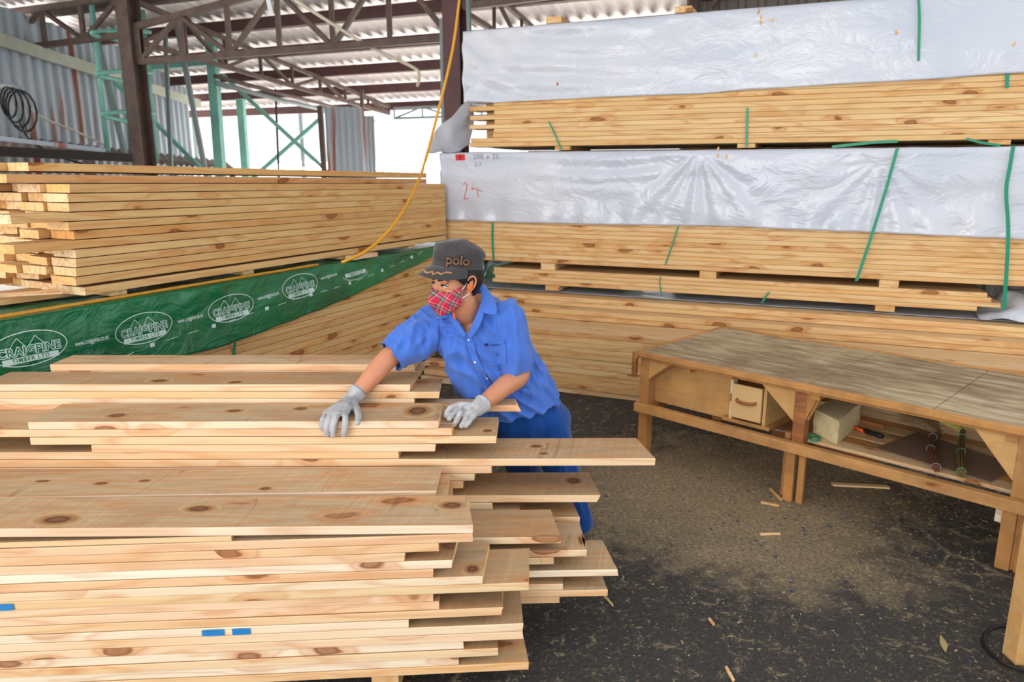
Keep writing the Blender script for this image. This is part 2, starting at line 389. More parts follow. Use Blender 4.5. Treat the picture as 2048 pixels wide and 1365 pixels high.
# floor
bm = bmesh.new(); add_box(bm, (-7.2, -4.5, -.12), (9, 10.4, 0))
props(mkobj('floor', bm_mesh(bm), M_FLOOR), 'dark dusty asphalt floor with patches of sawdust', 'floor', kind='structure')
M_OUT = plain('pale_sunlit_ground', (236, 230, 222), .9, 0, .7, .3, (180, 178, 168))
bm = bmesh.new(); add_box(bm, (-60, 10.42, -.3), (60, 90, -.02)); add_box(bm, (-60, -30, -.3), (-7.22, 10.4, -.02))
o = mkobj('ground', bm_mesh(bm), M_OUT); o['kind'] = 'structure'; props(o, 'pale sunlit ground outside the shed', 'ground')

P0 = Vector((-4.78, 9.9, 0))                      # foot of the left steel post
def bz(s): return 1.7+1.1*(3.83-.145*s/1.1-1.7)   # roof height along the slope
ROOF = lambda t, s: P0+DX*t+NX*s+Vector((0, 0, bz(s)))
# roof: galvanised sheets falling away from the camera
a, b_ = ROOF(-7, -12.5), ROOF(-7, 6.4)
corrugated('ceiling', a, DX, 16.5, b_-a, (b_-a).length, .19, .035, M_ROOF)
# purlins under the sheets
for i, s in enumerate((6.3, 5.0, 3.8, 2.65, 1.5, .35, -.8, -2.0, -3.2)):
    p = ROOF(-6.5, s)-Vector((0, 0, .10)); q = ROOF(9, s)-Vector((0, 0, .10))
    bm = bmesh.new(); add_bar(bm, p, q, .06, .15); add_bar(bm, p-Vector((0, 0, .07))+NX*.03, q-Vector((0, 0, .07))+NX*.03, .12, .012)
    props(mkobj('roof_purlin', bm_mesh(bm), M_STEELR if s > 1 else M_STEEL),
          'brown steel purlin under the roof sheets, %s from the far eave' % ['first', 'second', 'third', 'fourth', 'fifth', 'sixth', 'seventh', 'eighth', 'ninth'][i], 'purlin', 'steel purlins under the roof')
# columns
def column(name, p, h, w, mat, label, z0=0.0, cat='column'):
    r = empty(name, (p[0], p[1], z0), label, cat)
    ang = math.atan2(DX.y, DX.x); r.rotation_euler = (0, 0, ang)
    box_obj('web', (-.006, -w/2, 0), (.006, w/2, h), mat, r, 0)
    box_obj('flange', (-w/2, -w/2-.006, 0), (w/2, -w/2+.006, h), mat, r, 0)
    box_obj('flange', (-w/2, w/2-.006, 0), (w/2, w/2+.006, h), mat, r, 0)
    return r
column('steel_post', P0, bz(0)-.02, .2, M_STEEL, 'dark brown steel post standing behind the left timber stack')
P2c = P0+DX*4.55
column('steel_post', P2c, bz(0)-.02, .19, M_STEELR, 'red-brown steel post beside the wrapped packs', )
bm = bmesh.new()
add_box(bm, (-.02, -.13, 0), (.02, -.105, bz(0)-.8))
o = mkobj('slotted_rail', bm_mesh(bm), M_GREYPIPE); o.location = P2c-DX*.12+NX*.05; o.rotation_euler = (0, 0, math.atan2(DX.y, DX.x))
props(o, 'grey slotted steel rail running up the red-brown post', 'rail')
# trusses
def truss(label, p_b0, p_b1, p_t0, p_t1, n, mat, w=.055, first_down=True, ends=True):
    r = empty('roof_truss', p_b0, label, 'truss'); inv = -Vector(p_b0)
    L = lambda a, b, t: Vector(a).lerp(Vector(b), t)
    for nm, a, b in (('bottom_chord', p_b0, p_b1), ('top_chord', p_t0, p_t1)):
        bar_obj(nm, Vector(a)+inv, Vector(b)+inv, w, w, mat, r)
    for i in range(n+1):
        t = i/n
        if 0 < i < n or ends: bar_obj('post', L(p_b0, p_b1, t)+inv, L(p_t0, p_t1, t)+inv, w*.75, w*.75, mat, r)
        if i < n:
            if (i % 2 == 0) == first_down: bar_obj('brace', L(p_b0, p_b1, t)+inv, L(p_t0, p_t1, (i+1)/n)+inv, w*.7, w*.7, mat, r)
            else: bar_obj('brace', L(p_t0, p_t1, t)+inv, L(p_b0, p_b1, (i+1)/n)+inv, w*.7, w*.7, mat, r)
    return r
zc = 1.7+1.1*1.24
truss('brown lattice girder from the left post to the red-brown post', P0+DX*.1+Vector((0, 0, zc)), P0+DX*4.5+Vector((0, 0, zc)),
      P0+DX*.1+Vector((0, 0, 3.48)), P0+DX*4.5+Vector((0, 0, 3.95)), 6, M_STEEL, .07)
truss('brown lattice girder running left from the dark post', P0-DX*.1+Vector((0, 0, 3.40)), P0-DX*4.5+Vector((0, 0, 3.30)),
      P0-DX*.1+Vector((0, 0, 3.85)), P0-DX*4.5+Vector((0, 0, 3.72)), 6, M_STEEL, .07, False)
truss('brown lattice girder from the red-brown post over the packs', P2c+DX*.1+Vector((0, 0, 3.35)), P2c+DX*6.2+Vector((0, 0, 3.5)),
      P2c+DX*.1+Vector((0, 0, 3.95)), P2c+DX*6.2+Vector((0, 0, 4.15)), 9, M_STEEL, .06)
truss('slender rafter truss falling away from the dark left post', P0+NX*.15+Vector((0, 0, 3.32)), P0+NX*6.0+Vector((0, 0, 2.86)),
      ROOF(0, .15)-Vector((0, 0, .22)), ROOF(0, 6.0)-Vector((0, 0, .18)), 8, M_STEEL, .06)
truss('slender rafter truss falling away from the red-brown post', P2c+NX*.15+Vector((0, 0, 3.35)), P2c+NX*6.0+Vector((0, 0, 2.9)),
      ROOF(4.55, .15)-Vector((0, 0, .22)), ROOF(4.55, 6.0)-Vector((0, 0, .18)), 7, M_STEEL, .055)
truss('pale far girder at the end of the roof', P0+DX*.0+NX*6.2+Vector((0, 0, 2.78)), P0+DX*6.5+NX*6.2+Vector((0, 0, 2.78)),
      P0+NX*6.2+Vector((0, 0, 2.98)), P0+DX*6.5+NX*6.2+Vector((0, 0, 2.98)), 10, M_GREYPIPE, .04)
# twin conduit rails going away under the rafter
tube_obj_ = tube_obj('conduit_pipe', [atD(430, 152, 10.8), atD(560, 187, 12.8), atD(700, 222, 16)], .03, M_STEEL)
props(tube_obj_, 'long thin brown pipe sloping down behind the dark post', 'pipe')
o = tube_obj('conduit_pipe', [atD(432, 166, 10.8), atD(560, 200, 12.8), atD(750, 242, 17)], .035, M_GREYPIPE)
props(o, 'grey-brown pipe just below the thin brown pipe', 'pipe')
# back wall, dark corrugated, behind the packs
wb = Vector((.342, 5.65, 0))+NX*3.4+DX*.35
corrugated('wall_back', wb+Vector((0, 0, 5.0)), DX, 9.5, (0, 0, -1), 5.0, .2, .035, M_DARKW, trap=True)
bm = bmesh.new()
for t, z in ((0, 3.55), (0, 2.2)): add_bar(bm, wb+Vector((0, 0, z))-NX*.09, wb+DX*9.4+Vector((0, 0, z))-NX*.09, .07, .09)
for t in (.0, 2.2, 4.4, 6.6): add_bar(bm, wb+DX*t-NX*.12, wb+DX*t-NX*.12+Vector((0, 0, 4.9)), .1, .1)
add_bar(bm, wb+DX*.1-NX*.2+Vector((0, 0, 4.4)), wb+DX*2.1-NX*.2+Vector((0, 0, 3.4)), .05, .05)
add_bar(bm, wb+DX*.2-NX*.2+Vector((0, 0, 3.4)), wb+DX*1.0-NX*.2+Vector((0, 0, 4.4)), .05, .05)
o = mkobj('trim_1', bm_mesh(bm), M_STEEL); o['kind'] = 'structure'; props(o, 'brown steel rails and posts on the dark back wall', 'wall framing')
# left corrugated wall
wl = atD(-60, 62, 9.3); wl.z = 1.3
wr = atD(392, 330, 15.8); wr.z = 1.3
corrugated('wall_left', Vector((wl.x, wl.y, 3.75)), wr-wl, (wr-wl).length, (0, 0, -1), 2.4, .24, .05, M_WALL, trap=True)
la = atD(-60, 60, 9.15); lb = atD(400, 208, 15.6)
props(bar_obj('wall_rail', la, lb, .05, .16, plain('pale_green_rail', (176, 184, 172), .6, 0, 5, .3, (130, 120, 100))), 'pale flat rail along the top of the left tin wall', 'rail')
# low tin roof between the left stack and the wall, with scrap on it
t0, t1, t2, t3 = atD(-80, 300, 7.6), atD(470, 338, 13.5), atD(450, 322, 15.5), atD(-80, 262, 9.2)
vs = []; fs = []; n = 150
for i in range(n+1):
    t = i/n; a = t0.lerp(t1, t); b = t3.lerp(t2, t); h = .02*math.cos(i*math.pi/2*.9)
    vs += [a+Vector((0, 0, h)), b+Vector((0, 0, h))]
for i in range(n): fs.append((2*i, 2*i+2, 2*i+3, 2*i+1))
o = mkobj('tin_lean_to_roof', mesh(vs, fs), M_TIN, smooth=True); s_ = o.modifiers.new('t', 'SOLIDIFY'); s_.thickness = .01
props(o, 'low rusty tin roof below the left wall', 'roof')
for i in range(4):
    f = i/3; a = t0.lerp(t1, f*.97+.01); props(bar_obj('lean_to_post', a-Vector((0, 0, .02)), Vector((a.x, a.y, 0)), .08, .08, M_STEEL), 'steel post holding up the low rusty tin roof', 'post', 'posts under the low tin roof')
props(bar_obj('eave_beam', atD(-60, 300, 7.5), atD(262, 316, 9.4), .07, .1, plain('blackened_beam', (40, 34, 32), .8)), 'blackened beam along the near eave of the low tin roof', 'beam')
props(bar_obj('scrap_batten', atD(-20, 275, 8.4), atD(210, 301, 9.3), .04, .05, M_WALL), 'pale grey batten lying on the low tin roof', 'batten')
props(tube_obj('slanting_rope', smooth_path([atD(40, 198, 9), atD(85, 235, 9.2), atD(150, 262, 9.8), atD(215, 293, 10.5)]), .014, plain('pale_rope', (200, 198, 186), .8)), 'pale rope slanting down along the left tin wall', 'rope')
# coiled black cable on a pipe bracket
r = empty('cable_coil', atD(22, 205, 8.9), 'coil of black cable hanging from a pipe bracket on the left wall', 'cable')
for k in range(4):
    pts = [Vector(((.09+.025*k)*math.cos(t/14*2*math.pi)+.03*k-.03, .03*k, (.17+.02*k)*math.sin(t/14*2*math.pi)-.03*k)) for t in range(15)]
    tube_obj('cable_loop', pts, .012, M_BLACK, r, 8)
tube_obj('cable_tail', smooth_path([(.06, 0, -.2), (.16, 0, -.42), (.4, .1, -.6), (.62, .2, -.68)]), .012, M_BLACK, r, 8)
o = tube_obj('pipe_bracket', [atD(-20, 172, 9.0), atD(30, 171, 9.0), atD(38, 176, 9.0), atD(52, 270, 9.0)], .025, M_GREYPIPE); props(o, 'bent grey pipe bracket carrying the cable coil', 'pipe')
# teal caged ladder, columns and braces
r = empty('caged_ladder', atD(240, 300, 10.6), 'teal steel ladder with round safety cage behind the dark post', 'ladder'); O = r.location.copy()
def Lt(name, pts, rad): tube_obj(name, [p-O for p in pts], rad, M_GREENST, r, 8)
Lt('rail', [atD(182, 0, 10.2), atD(216, 302, 10.2)], .035); Lt('rail', [atD(236, 20, 10.6), atD(266, 320, 10.6)], .04)
Lt('rail', [atD(283, 20, 10.8), atD(312, 322, 10.8)], .045)
for (v, l, rr) in ((66, 186, 300), (148, 196, 305), (229, 206, 309)):
    Lt('hoop', smooth_path([atD(rr, v-2, 10.8), atD((l+rr)/2+10, v-6, 10.3), atD(l+6, v-2, 10.0), atD(l, v+3, 10.0), atD(l+20, v+8, 10.1), atD((l+rr)/2, v+15, 10.5)]), .028)
for v in (190, 212, 250, 272): Lt('rung', [atD(283+v*.08-20, v, 10.7), atD(300+v*.03, v, 10.8)], .014)
for (nm, u0, v0, u1, v1, D, wd, mt, lb) in (
    ('teal_column', 418, 30, 440, 328, 11.8, .16, M_GREENST, 'teal steel column left of the outdoor opening'),
    ('teal_column', 481, 198, 491, 330, 15.0, .16, M_GREENST, 'shorter teal column seen further out in the bright opening'),
    ('grey_pole', 186, 50, 250, 308, 10.4, .07, M_GREYPIPE, 'grey slanting pole crossing the ladder cage'),
    ('grey_pole', 330, 60, 342, 325, 11.4, .05, M_GREYPIPE, 'thin upright grey pole right of the ladder'),
    ('grey_pole', 352, 40, 408, 328, 11.0, .06, M_GREYPIPE, 'thin slanting grey pole near the teal column'),
    ('teal_brace', 230, 165, 390, 325, 12.2, .07, M_GREENST, 'teal diagonal brace behind the ladder'),
    ('teal_brace', 445, 150, 640, 330, 13.2, .06, M_GREENST, 'long teal diagonal brace falling right across the opening'),
    ('teal_brace', 536, 330, 640, 238, 14.0, .08, M_GREENST, 'teal diagonal brace rising right across the opening'),
    ('teal_beam', 270, 138, 420, 125, 12.0, .1, M_GREENST, 'teal horizontal beam behind the dark post'),
    ('drain_pipe', 551, 178, 557, 335, 13.4, .03, M_BLACK, 'thin dark upright pipe in the bright opening'),
    ('sheet_post', 640, 212, 648, 335, 13.0, .1, M_STEEL, 'dark post at the left edge of the hanging tin sheets'),
    ('sheet_post', 723, 180, 728, 342, 13.6, .06, M_STEEL, 'grey post between the hanging tin sheets'),
    ('fluorescent_tube', 535, -10, 544, 28, 9.0, .05, plain('white_tube', (232, 240, 244), .4), 'white fluorescent tube fitting under the roof')):
    a, b = atD(u0, v0, D), atD(u1, v1, D)
    if nm == 'teal_brace' and a.z < b.z: a, b = b, a
    if b.z < a.z-.4 and 'tube' not in nm: b = a+(b-a)*(a.z+(.0 if D < 20 else .15))/(a.z-b.z)   # stands on the ground
    bm = bmesh.new(); add_bar(bm, a, b, wd, wd*.8 if wd > .06 else wd); props(mkobj(nm, bm_mesh(bm), mt), lb, nm.split('_')[-1])
a = atD(648, 214, 12.9); corrugated('hanging_tin_sheet', a, (1, 0, 0), .66, (0.0, 0, -1), a.z+.02, .11, .03, M_WALL, kind=None)
props(bpy.data.objects['hanging_tin_sheet'], 'upright corrugated tin panel at the edge of the bright opening', 'tin sheet')
a = atD(727, 232, 14.2); corrugated('tin_panel', a, (1, 0, 0), .20, (0.0, 0, -1), a.z+.02, .07, .02, M_WALL, kind=None)
props(bpy.data.objects['tin_panel'], 'narrow corrugated tin panel right of the wider one', 'tin sheet')
# neighbour's pale roof and low tin roofs outside
a = atD(370, 170, 19); corrugated('neighbour_roof', a, (1, .1, 0), 4.4, (0, .9, -.25), 1.6, .2, .03, M_ROOF, kind=None)
props(bpy.data.objects['neighbour_roof'], 'pale corrugated eave of the neighbouring shed beyond the opening', 'roof')
for k, u in enumerate((385, 600)):
    p = atD(u, 215, 19.8); props(bar_obj('neighbour_post', p, Vector((p.x, p.y, -.15)), .09, .09, M_GREYPIPE), 'pale post under the %s of the neighbouring eave' % ('left end', 'right end')[k], 'post')
a = atD(500, 352, 18); corrugated('outdoor_tin_roof', a, (1, 0, 0), 7.0, (0, 1, .12), 3.0, .2, .03, M_ROOF, kind=None)
props(bpy.data.objects['outdoor_tin_roof'], 'low sunlit tin roof outside beyond the left stack', 'roof')
for k, u in enumerate((520, 900)):
    p = atD(u, 360, 18.1); props(bar_obj('outdoor_post', p, Vector((p.x, p.y, -.15)), .1, .1, M_GREYPIPE), 'post under the %s of the low sunlit tin roof' % ('left end', 'right end')[k], 'post')
# yellow extension cord hanging from the roof over the left stack
o = tube_obj('extension_cord', smooth_path([atD(921, -20, 6.3), atD(905, 100, 6.2), atD(872, 240, 6.15), atD(848, 330, 5.9), atD(832, 372, 5.6), atD(800, 432, 5.2), atD(765, 475, 4.95), atD(728, 505, 4.75), atD(684, 525, 4.6)], 6), .011, M_YCORD, seg=8)
props(o, 'yellow extension cord hanging from the roof down across the left stack', 'cord')
o = tube_obj('white_cable', smooth_path([atD(590, 0, 8.4), atD(730, 88, 8.6), atD(823, 133, 8.7), atD(838, 150, 8.7), atD(835, 172, 8.6)], 6), .018, plain('cream_cable', (220, 212, 190), .6), seg=8)
props(o, 'cream cable sagging under the roof', 'cable')
o = tube_obj('grey_pipe', [atD(936, -20, 7.2), atD(940, 120, 7.2)], .022, M_GREYPIPE); props(o, 'thin grey pipe hanging beside the upper pack', 'pipe')
o = bar_obj('hanging_hook', atD(886, 128, 8.2), atD(883, 188, 8.2), .03, .03, M_STEEL); props(o, 'dark hook hanging from a purlin', 'hook')

# ------------------------------------------------------------ FRONT PILE, five rows of boards from near to far
def row(prefix, p0, yaw, zs, rights, lefts, width, th, group, rowname, tilt=None, widths=None, skew=None, rags=None):
    d = Vector((math.cos(yaw), math.sin(yaw), 0)); p0 = Vector((p0[0], p0[1], 0)); out = []
    for k, z in enumerate(zs):
        sr = rights[k]; sl = lefts.get(k, -2.15)
        zl = z; zr = z
        if tilt and k in tilt: zl += tilt[k][0]; zr += tilt[k][1]
        lab = labels_front.get((prefix, k)) or 'pale sawn pine board, %s down in the %s of the front pile' % (ORD[k], rowname)
        rnd = random.Random(k*13+len(rowname))
        jit = rnd.uniform(-.003, .003)
        n = Vector((-d.y, d.x, 0))*jit
        out.append(board(p0+d*sl+n+Vector((0, 0, zl)), p0+d*sr+n+Vector((0, 0, zr)), (widths or {}).get(k, width), th, lab, group, MF,
                         endskew=(rnd.uniform(-.03, .03), (skew or {}).get(k, rnd.uniform(-.05, .06))), rag=(rags or {}).get(k, .004), cham={'B8': .022, 'A6': .018, 'A12': .008}.get(prefix+str(k), 0), seed=k*31+len(rowname)))
    return out
labels_front = {
    ('A', 0): 'wide near sawn board topping the front pile, knotty and rough at its right end',
    ('C', 5): 'longest board of the front pile, jutting far right over the floor',
    ('C', 0): 'knotty top board under the gloved right hand', ('C', 1): 'second board down under the gloved right hand',
    ('C', 2): 'pinkish board under the left glove, ending square beside the trousers',
    ('C', 10): 'reddish rough-ended board jutting right below the longest board',
    ('B', 0): 'pale smooth board lying between the knotty near board and the longest board',
    ('D', 0): 'weathered top board behind the hands, in the fourth row back', ('E', 0): 'farthest top board of the front pile, lying slightly askew',
    ('B', 6): 'short-reaching blond board jutting right just below the knotty near board',
    ('B', 8): 'board with a rounded corner and a long dark split knot, jutting right',
    ('B', 11): 'widest-reaching lower board jutting right, two small knots on top',
    ('A', 6): 'near board with a dark knot by its rounded right corner', ('A', 7): 'yellowish near board jutting right under the one with the dark knot',
    ('A', 10): 'near board whose right end is splintered to a point', ('A', 17): 'lowest near board of the front pile, jutting right over the floor'}
GF = 'sawn boards of the front pile'
yA = math.radians(4); pA = (0, 2.14); dA = (math.cos(yA), math.sin(yA))
uA = [(943, 1051), (945, 1070), (877, 1093), (810, 1112), (903, 1127), (867, 1144), (976, 1160), (1057, 1171), (866, 1192), (878, 1212), (1000, 1229), (817, 1250), (1051, 1256), (1045, 1271), (927, 1288), (996, 1301), (918, 1318), (1057, 1331)]
zA = [.6225]+[.594-.0293*k for k in range(17)]
rowA = row('A', pA, yA, zA, [atP(u, v, pA, dA)[0] for u, v in uA], {15: -2.15, 14: -2.15}, .225, .0283, GF, 'nearest row', tilt={0: (.056, 0)}, skew={0: -.08, 6: .06, 7: .10, 4: .12, 10: .04},
    rags={0: .012, 10: .05, 16: .02})
board(Vector(pA+(0,))+Vector(dA+(0,))*-2.15+Vector((0, .002, .6165)), Vector(pA+(0,))+Vector(dA+(0,))*atP(462, 1075, pA, dA)[0]+Vector((0, .002, .6125)), .22, .0180,
      'whitish board sandwiched at left under the wide knotty near board', GF, MF, seed=99)
yB = math.radians(2); pB = (0, 2.385); dB = (math.cos(yB), math.sin(yB))
zB = [.628, .598, .568, .538, .508, .478, .447, .420, .394, .367, .341, .315, .289, .264, .238, .212, .186, .160, .134]
uB = {0: 872, 1: 893, 2: 904, 3: 880, 4: 870, 5: 876, 6: 1122, 7: 884, 8: 1186, 9: 1108, 10: 890, 11: 1236, 12: 905, 13: 1126, 14: 1215, 15: 1119, 16: 1000, 17: 960, 18: 1010}
def zrow(p, d, u, z):   # where pixel column u meets the row's front plane at height z
    lo = 600; s = 0
    for v in range(600, 1400, 4):
        s, zz = atP(u, v, p, d)
        if zz < z: return s
    return s
rowB = row('B', pB, yB, zB, [zrow(pB, dB, uB[k], zB[k]) for k in range(len(zB))], {}, .222, .0255, GF, 'second row back', skew={0: .01, 6: -.08, 8: -.1, 11: -.10, 14: -.05})
yC = math.radians(.5); pC = (0, 2.63); dC = (math.cos(yC), math.sin(yC))
zC = [.796-.0302*k for k in range(23)]
uC = {0: 876, 1: 903, 2: 993, 3: 871, 4: 797, 5: 1311, 6: 983, 7: 949, 8: 926, 9: 890, 10: 1191, 11: 985, 12: 1040, 13: 1160, 14: 930}
lC = {0: -1.80, 2: -1.80, 3: -1.575}
rowC = row('C', pC, yC, zC, [zrow(pC, dC, uC.get(k, 900+((k*37) % 60)), zC[k]) for k in range(23)], lC, .226, .0290, GF, 'middle row', skew={0: .02, 1: .03, 2: .02, 5: -.16, 10: -.10, 13: -.12}, rags={10: .05})
zD = [.866-.0288*k for k in range(11)]; pD = (0, 2.872); dD = (1, 0)
uD = {0: 820, 1: 877, 2: 829, 3: 1036, 4: 860}
rowD = row('D', pD, 0, zD, [zrow(pD, dD, uD.get(k, 850+((k*29) % 40)), zD[k]) for k in range(11)], {}, .2, .0282, GF, 'fourth row back', skew={1: -.02}, rags={1: .015, 3: .03}, widths={3: .09})
zE = [.895-.0288*k for k in range(9)]; pE = (0, 3.086)
row('E', pE, 0, zE, [zrow(pE, dD, {0: 829, 1: 838}.get(k, 800+((k*31) % 45)), zE[k]) for k in range(9)], {k: -1.99 for k in range(9)}, .17, .0282, GF, 'farthest row',
    tilt={0: (-.0, 0)})
for i, x in enumerate((-1.85, -1.15, -.5)):
    for j, (y0, z1, rw) in enumerate(((2.89, .866-.0288*10-.030, 'fourth'), (3.105, .895-.0288*8-.030, 'farthest'))):
        bm = bmesh.new(); add_box(bm, (-.06, 0, .096 if j == 0 else 0), (.06, .14, z1), bev=.003); o = mkobj('support_block', bm_mesh(bm), MR[1]); o.location = (x, y0, 0)
        props(o, 'tall timber block under the %s row of the front pile, %s from the left' % (rw, ('first', 'second', 'third')[i]), 'block', 'blocks under the front pile')
for i, x in enumerate((-1.9, -1.15, -.42)):
    d = Vector((math.cos(yC), math.sin(yC), 0))
    bm = bmesh.new(); add_box(bm, (-.045, 0, 0), (.045, .9, .095), bev=.003)
    o = mkobj('bearer', bm_mesh(bm), MR[1]); o.location = (x, 2.16+.055*x, 0); o['i'] = 0
    props(o, 'square timber bearer under the front pile, %s from the left' % ('first', 'second', 'third')[i], 'bearer', 'bearers under the front pile')
    del o['i']
# blue paint marks on two near edges


# ------------------------------------------------------------ LEFT STACK of thick planed timber on a green-wrapped pack
tL = math.radians(25.6); dLx = (math.sin(tL), math.cos(tL)); DL = Vector((dLx[0], dLx[1], 0)); NL = Vector((-DL.y, DL.x, 0))
pL = Vector((-2.13, 3.57, 0)); SEND = 3.54
GL = 'thick boards of the left stack'
def lbrd(row_i, z, s0, lab, s1=None, th=.0402, tilt=None, seed=0, w=.182):
    if tilt is None: tilt = -.012*(z-1.14)/.51
    a = pL+NL*(row_i*.192)+DL*s0+Vector((0, 0, z+tilt*s0)); e = s1 if s1 is not None else SEND
    b = pL+NL*(row_i*.192)+DL*e+Vector((0, 0, z+tilt*e))
    return board(a, b, w, th, lab, GL, ML, seed=seed, endskew=(random.uniform(-.02, .12), 0), bow=.0008)
def sL(u, v): return atP(u, v, pL, dLx)[0]
zl = [1.648-.0445*k for k in range(12)]+[1.118]
front_s = [sL(138, 369), sL(136, 398), sL(138, 416), sL(22, 443), sL(138, 460), sL(149, 480), sL(30, 513), sL(153, 522), sL(154, 541), sL(154, 562), sL(153, 575), sL(170, 583)]
zf = [1.648-.0445*k for k in range(12)]
for k in range(12):
    z = zf[k]+(-.008 if k == 11 else 0)
    lbrd(0, z-(.002 if k == 11 else 0), front_s[k], 'yellowish thick board, %s down in the long near face of the left stack' % ORD[k], seed=k+1)
rs = random.Random(3)
for r in (1, 2, 3, 4):
    for k in range(12):
        if r == 4 and 4 < k < 9: continue
        s0 = front_s[k]+rs.uniform(-.06, .10) if k not in (3, 6) else rs.uniform(-.05, .1)
        lbrd(r, zf[k]-(.010 if k == 11 else 0), s0, 'orange-ended thick board, %s down in the %s row of the left stack' % (ORD[k], ['second', 'third', 'fourth', 'fifth'][r-1]), seed=40+r*12+k)
for r in (1, 2, 3, 4):
    lbrd(r, 1.6925+.001, -.12+rs.uniform(-.02, .03) if r > 1 else -.13, 'thick board one below the top of the left stack, %s of four' % ['nearest', 'second', 'third', 'farthest'][r-1], seed=120+r)
    lbrd(r, 1.737+.012, (-.02 if r == 1 else -.2)+(0 if r < 3 else rs.uniform(-.03, .05)), 'top thick board of the left stack, %s of four' % ['nearest', 'second', 'third', 'farthest'][r-1], seed=130+r, tilt=-.0145)
# thin stickers and a loose dark board at the near bottom of that stack
zb = 1.118-.0425
for k, (s, w_) in enumerate(((.25, .09), (1.15, .09), (2.1, .09), (3.0, .09))):
    a = pL+DL*s+NL*.02+Vector((0, 0, 1.0980)); b = a+NL*.9
    o = bar_obj('bearer', a-Vector((0, 0, .0045)), b-Vector((0, 0, .0045)), .09, .024, MR[1]); props(o, 'flat bearer between the left stack and the green wrap, %s from the near end' % ORD[k].replace('topmost', 'first'), 'bearer', 'bearers under the left stack')
o = board(pL+DL*-.95+NL*.30+Vector((0, 0, 1.118)), pL+DL*.12+NL*.18+Vector((0, 0, 1.112)), .3, .028, 'wide brown board sticking out low at the near end of the left stack', GL, ML, seed=301)
for k in range(2):
    a = pL+DL*(-.55-.02*k)+NL*(.50-.12*k)+Vector((0, 0, 1.133+.008*k)); b = pL+DL*(-.02+.0*k)+NL*(.06+.06*k)+Vector((0, 0, 1.130+.008*k))
    props(bar_obj('thin_sticker', a, b, .03, .008, M_EDGE), 'thin pale strip of wood at the near bottom of the left stack, %s one' % ('longer', 'shorter')[k], 'wood strip')

# green-wrapped pack below
pG = Vector((-2.08, 3.545, 0)); GTOP = 1.062; GG = 'boards of the green-wrapped pack'
for k in range(20):
    z = GTOP-.012-.0475*k
    for r in range(2 if k < 3 else 1):
        a = pG+DL*-1.15+NL*(r*.3)+Vector((0, 0, z)); b = pG+DL*3.56+NL*(r*.3)+Vector((0, 0, z))
        board(a, b, .28, .045, 'yellowish board, %s down %s the green-wrapped pack' % (ORD[k], ['in the near face of', 'behind the near face of'][r]), GG, ML, seed=200+k+r*40)
for k, s in enumerate((-.6, 1.0, 2.9)):
    a = pG+DL*s+Vector((0, 0, .048)); props(bar_obj('bearer', a, a+NL*.6, .09, .09, MR[1]), 'timber bearer on the floor under the green-wrapped pack, %s from the near end' % ('first', 'second', 'third')[k], 'bearer')
def hemz(s):
    T = [(-1.3, .60), (-.4, .62), (.1, .68), (.305, .705), (.846, .707), (1.3, .745), (1.832, .795), (2.2, .845), (2.567, .905), (2.9, .955), (3.188, .999), (3.5, 1.04)]
    for (a, za), (b, zb_) in zip(T, T[1:]):
        if s <= b: return za+(zb_-za)*max(0, (s-a))/(b-a)
    return T[-1][1]
def GW(s, z, off=0.0):
    """green wrap: z below GTOP is the hanging face, beyond it (by q) the wrap lies back over the top"""
    h = hemz(s)
    if z <= GTOP:
        f = max(0, min(1, (GTOP-z)/max(.05, GTOP-h)))
        bul = .012+.022*f+.012*noise.noise(Vector((s*1.6, z*4, 2)))+.006*noise.noise(Vector((s*5, z*9, 7)))
        bul += .008*noise.noise(Vector((s*3+z*5, z*7-s*2, 11)))*(1 if f > .15 else .3)+.010*max(0, noise.noise(Vector((s*2.2-z*4, z*3, 21))))
        bul += .012*math.exp(-((z-GTOP+.03)/.03)**2)*(noise.noise(Vector((s*7, 1, 3))))
        return pG+DL*s-NL*(bul+off)+Vector((0, 0, z))
    q = z-GTOP
    zz = GTOP+.006+.004*noise.noise(Vector((s*4, q*9, 4)))*min(1, q*20)+.004
    return pG+DL*s+NL*(q-.012)-Vector((0, 0, -off))+Vector((0, 0, zz-(.0 if q > .02 else .004)))
vs = []; fs = []; S = 260; Q = 44
for i in range(S+1):
    s = -1.25+4.87*i/S; h = hemz(s)+.008*noise.noise(Vector((s*6, 0, 9)))
    for j in range(Q+1):
        z = h+(GTOP-h)*j/30 if j <= 30 else GTOP+.62*((j-30)/(Q-30))**1.5
        vs.append(GW(s, z))
for i in range(S):
    for j in range(Q):
        a = i*(Q+1)+j; fs.append((a, a+Q+1, a+Q+2, a+1))
wrapG = mkobj('green_wrap', mesh(vs, fs), M_GWRAP, smooth=True); wrapG.modifiers.new('t', 'SOLIDIFY').thickness = .0008
props(wrapG, 'green printed plastic wrap hanging over the pack under the left stack', 'plastic wrap')
# yellow edge strip lying along the wrap's top edge
pts = [GW(s, GTOP+.004, .010)-NL*.006+Vector((0, 0, .008)) for s in [-1.2+.1*i for i in range(0, 30)]]
bm = bmesh.new(); add_tube(bm, pts, .0085, 6); props(mkobj('yellow_conduit', bm_mesh(bm), M_YSTRIP), 'yellow strip lying along the top edge of the green wrap', 'strip')
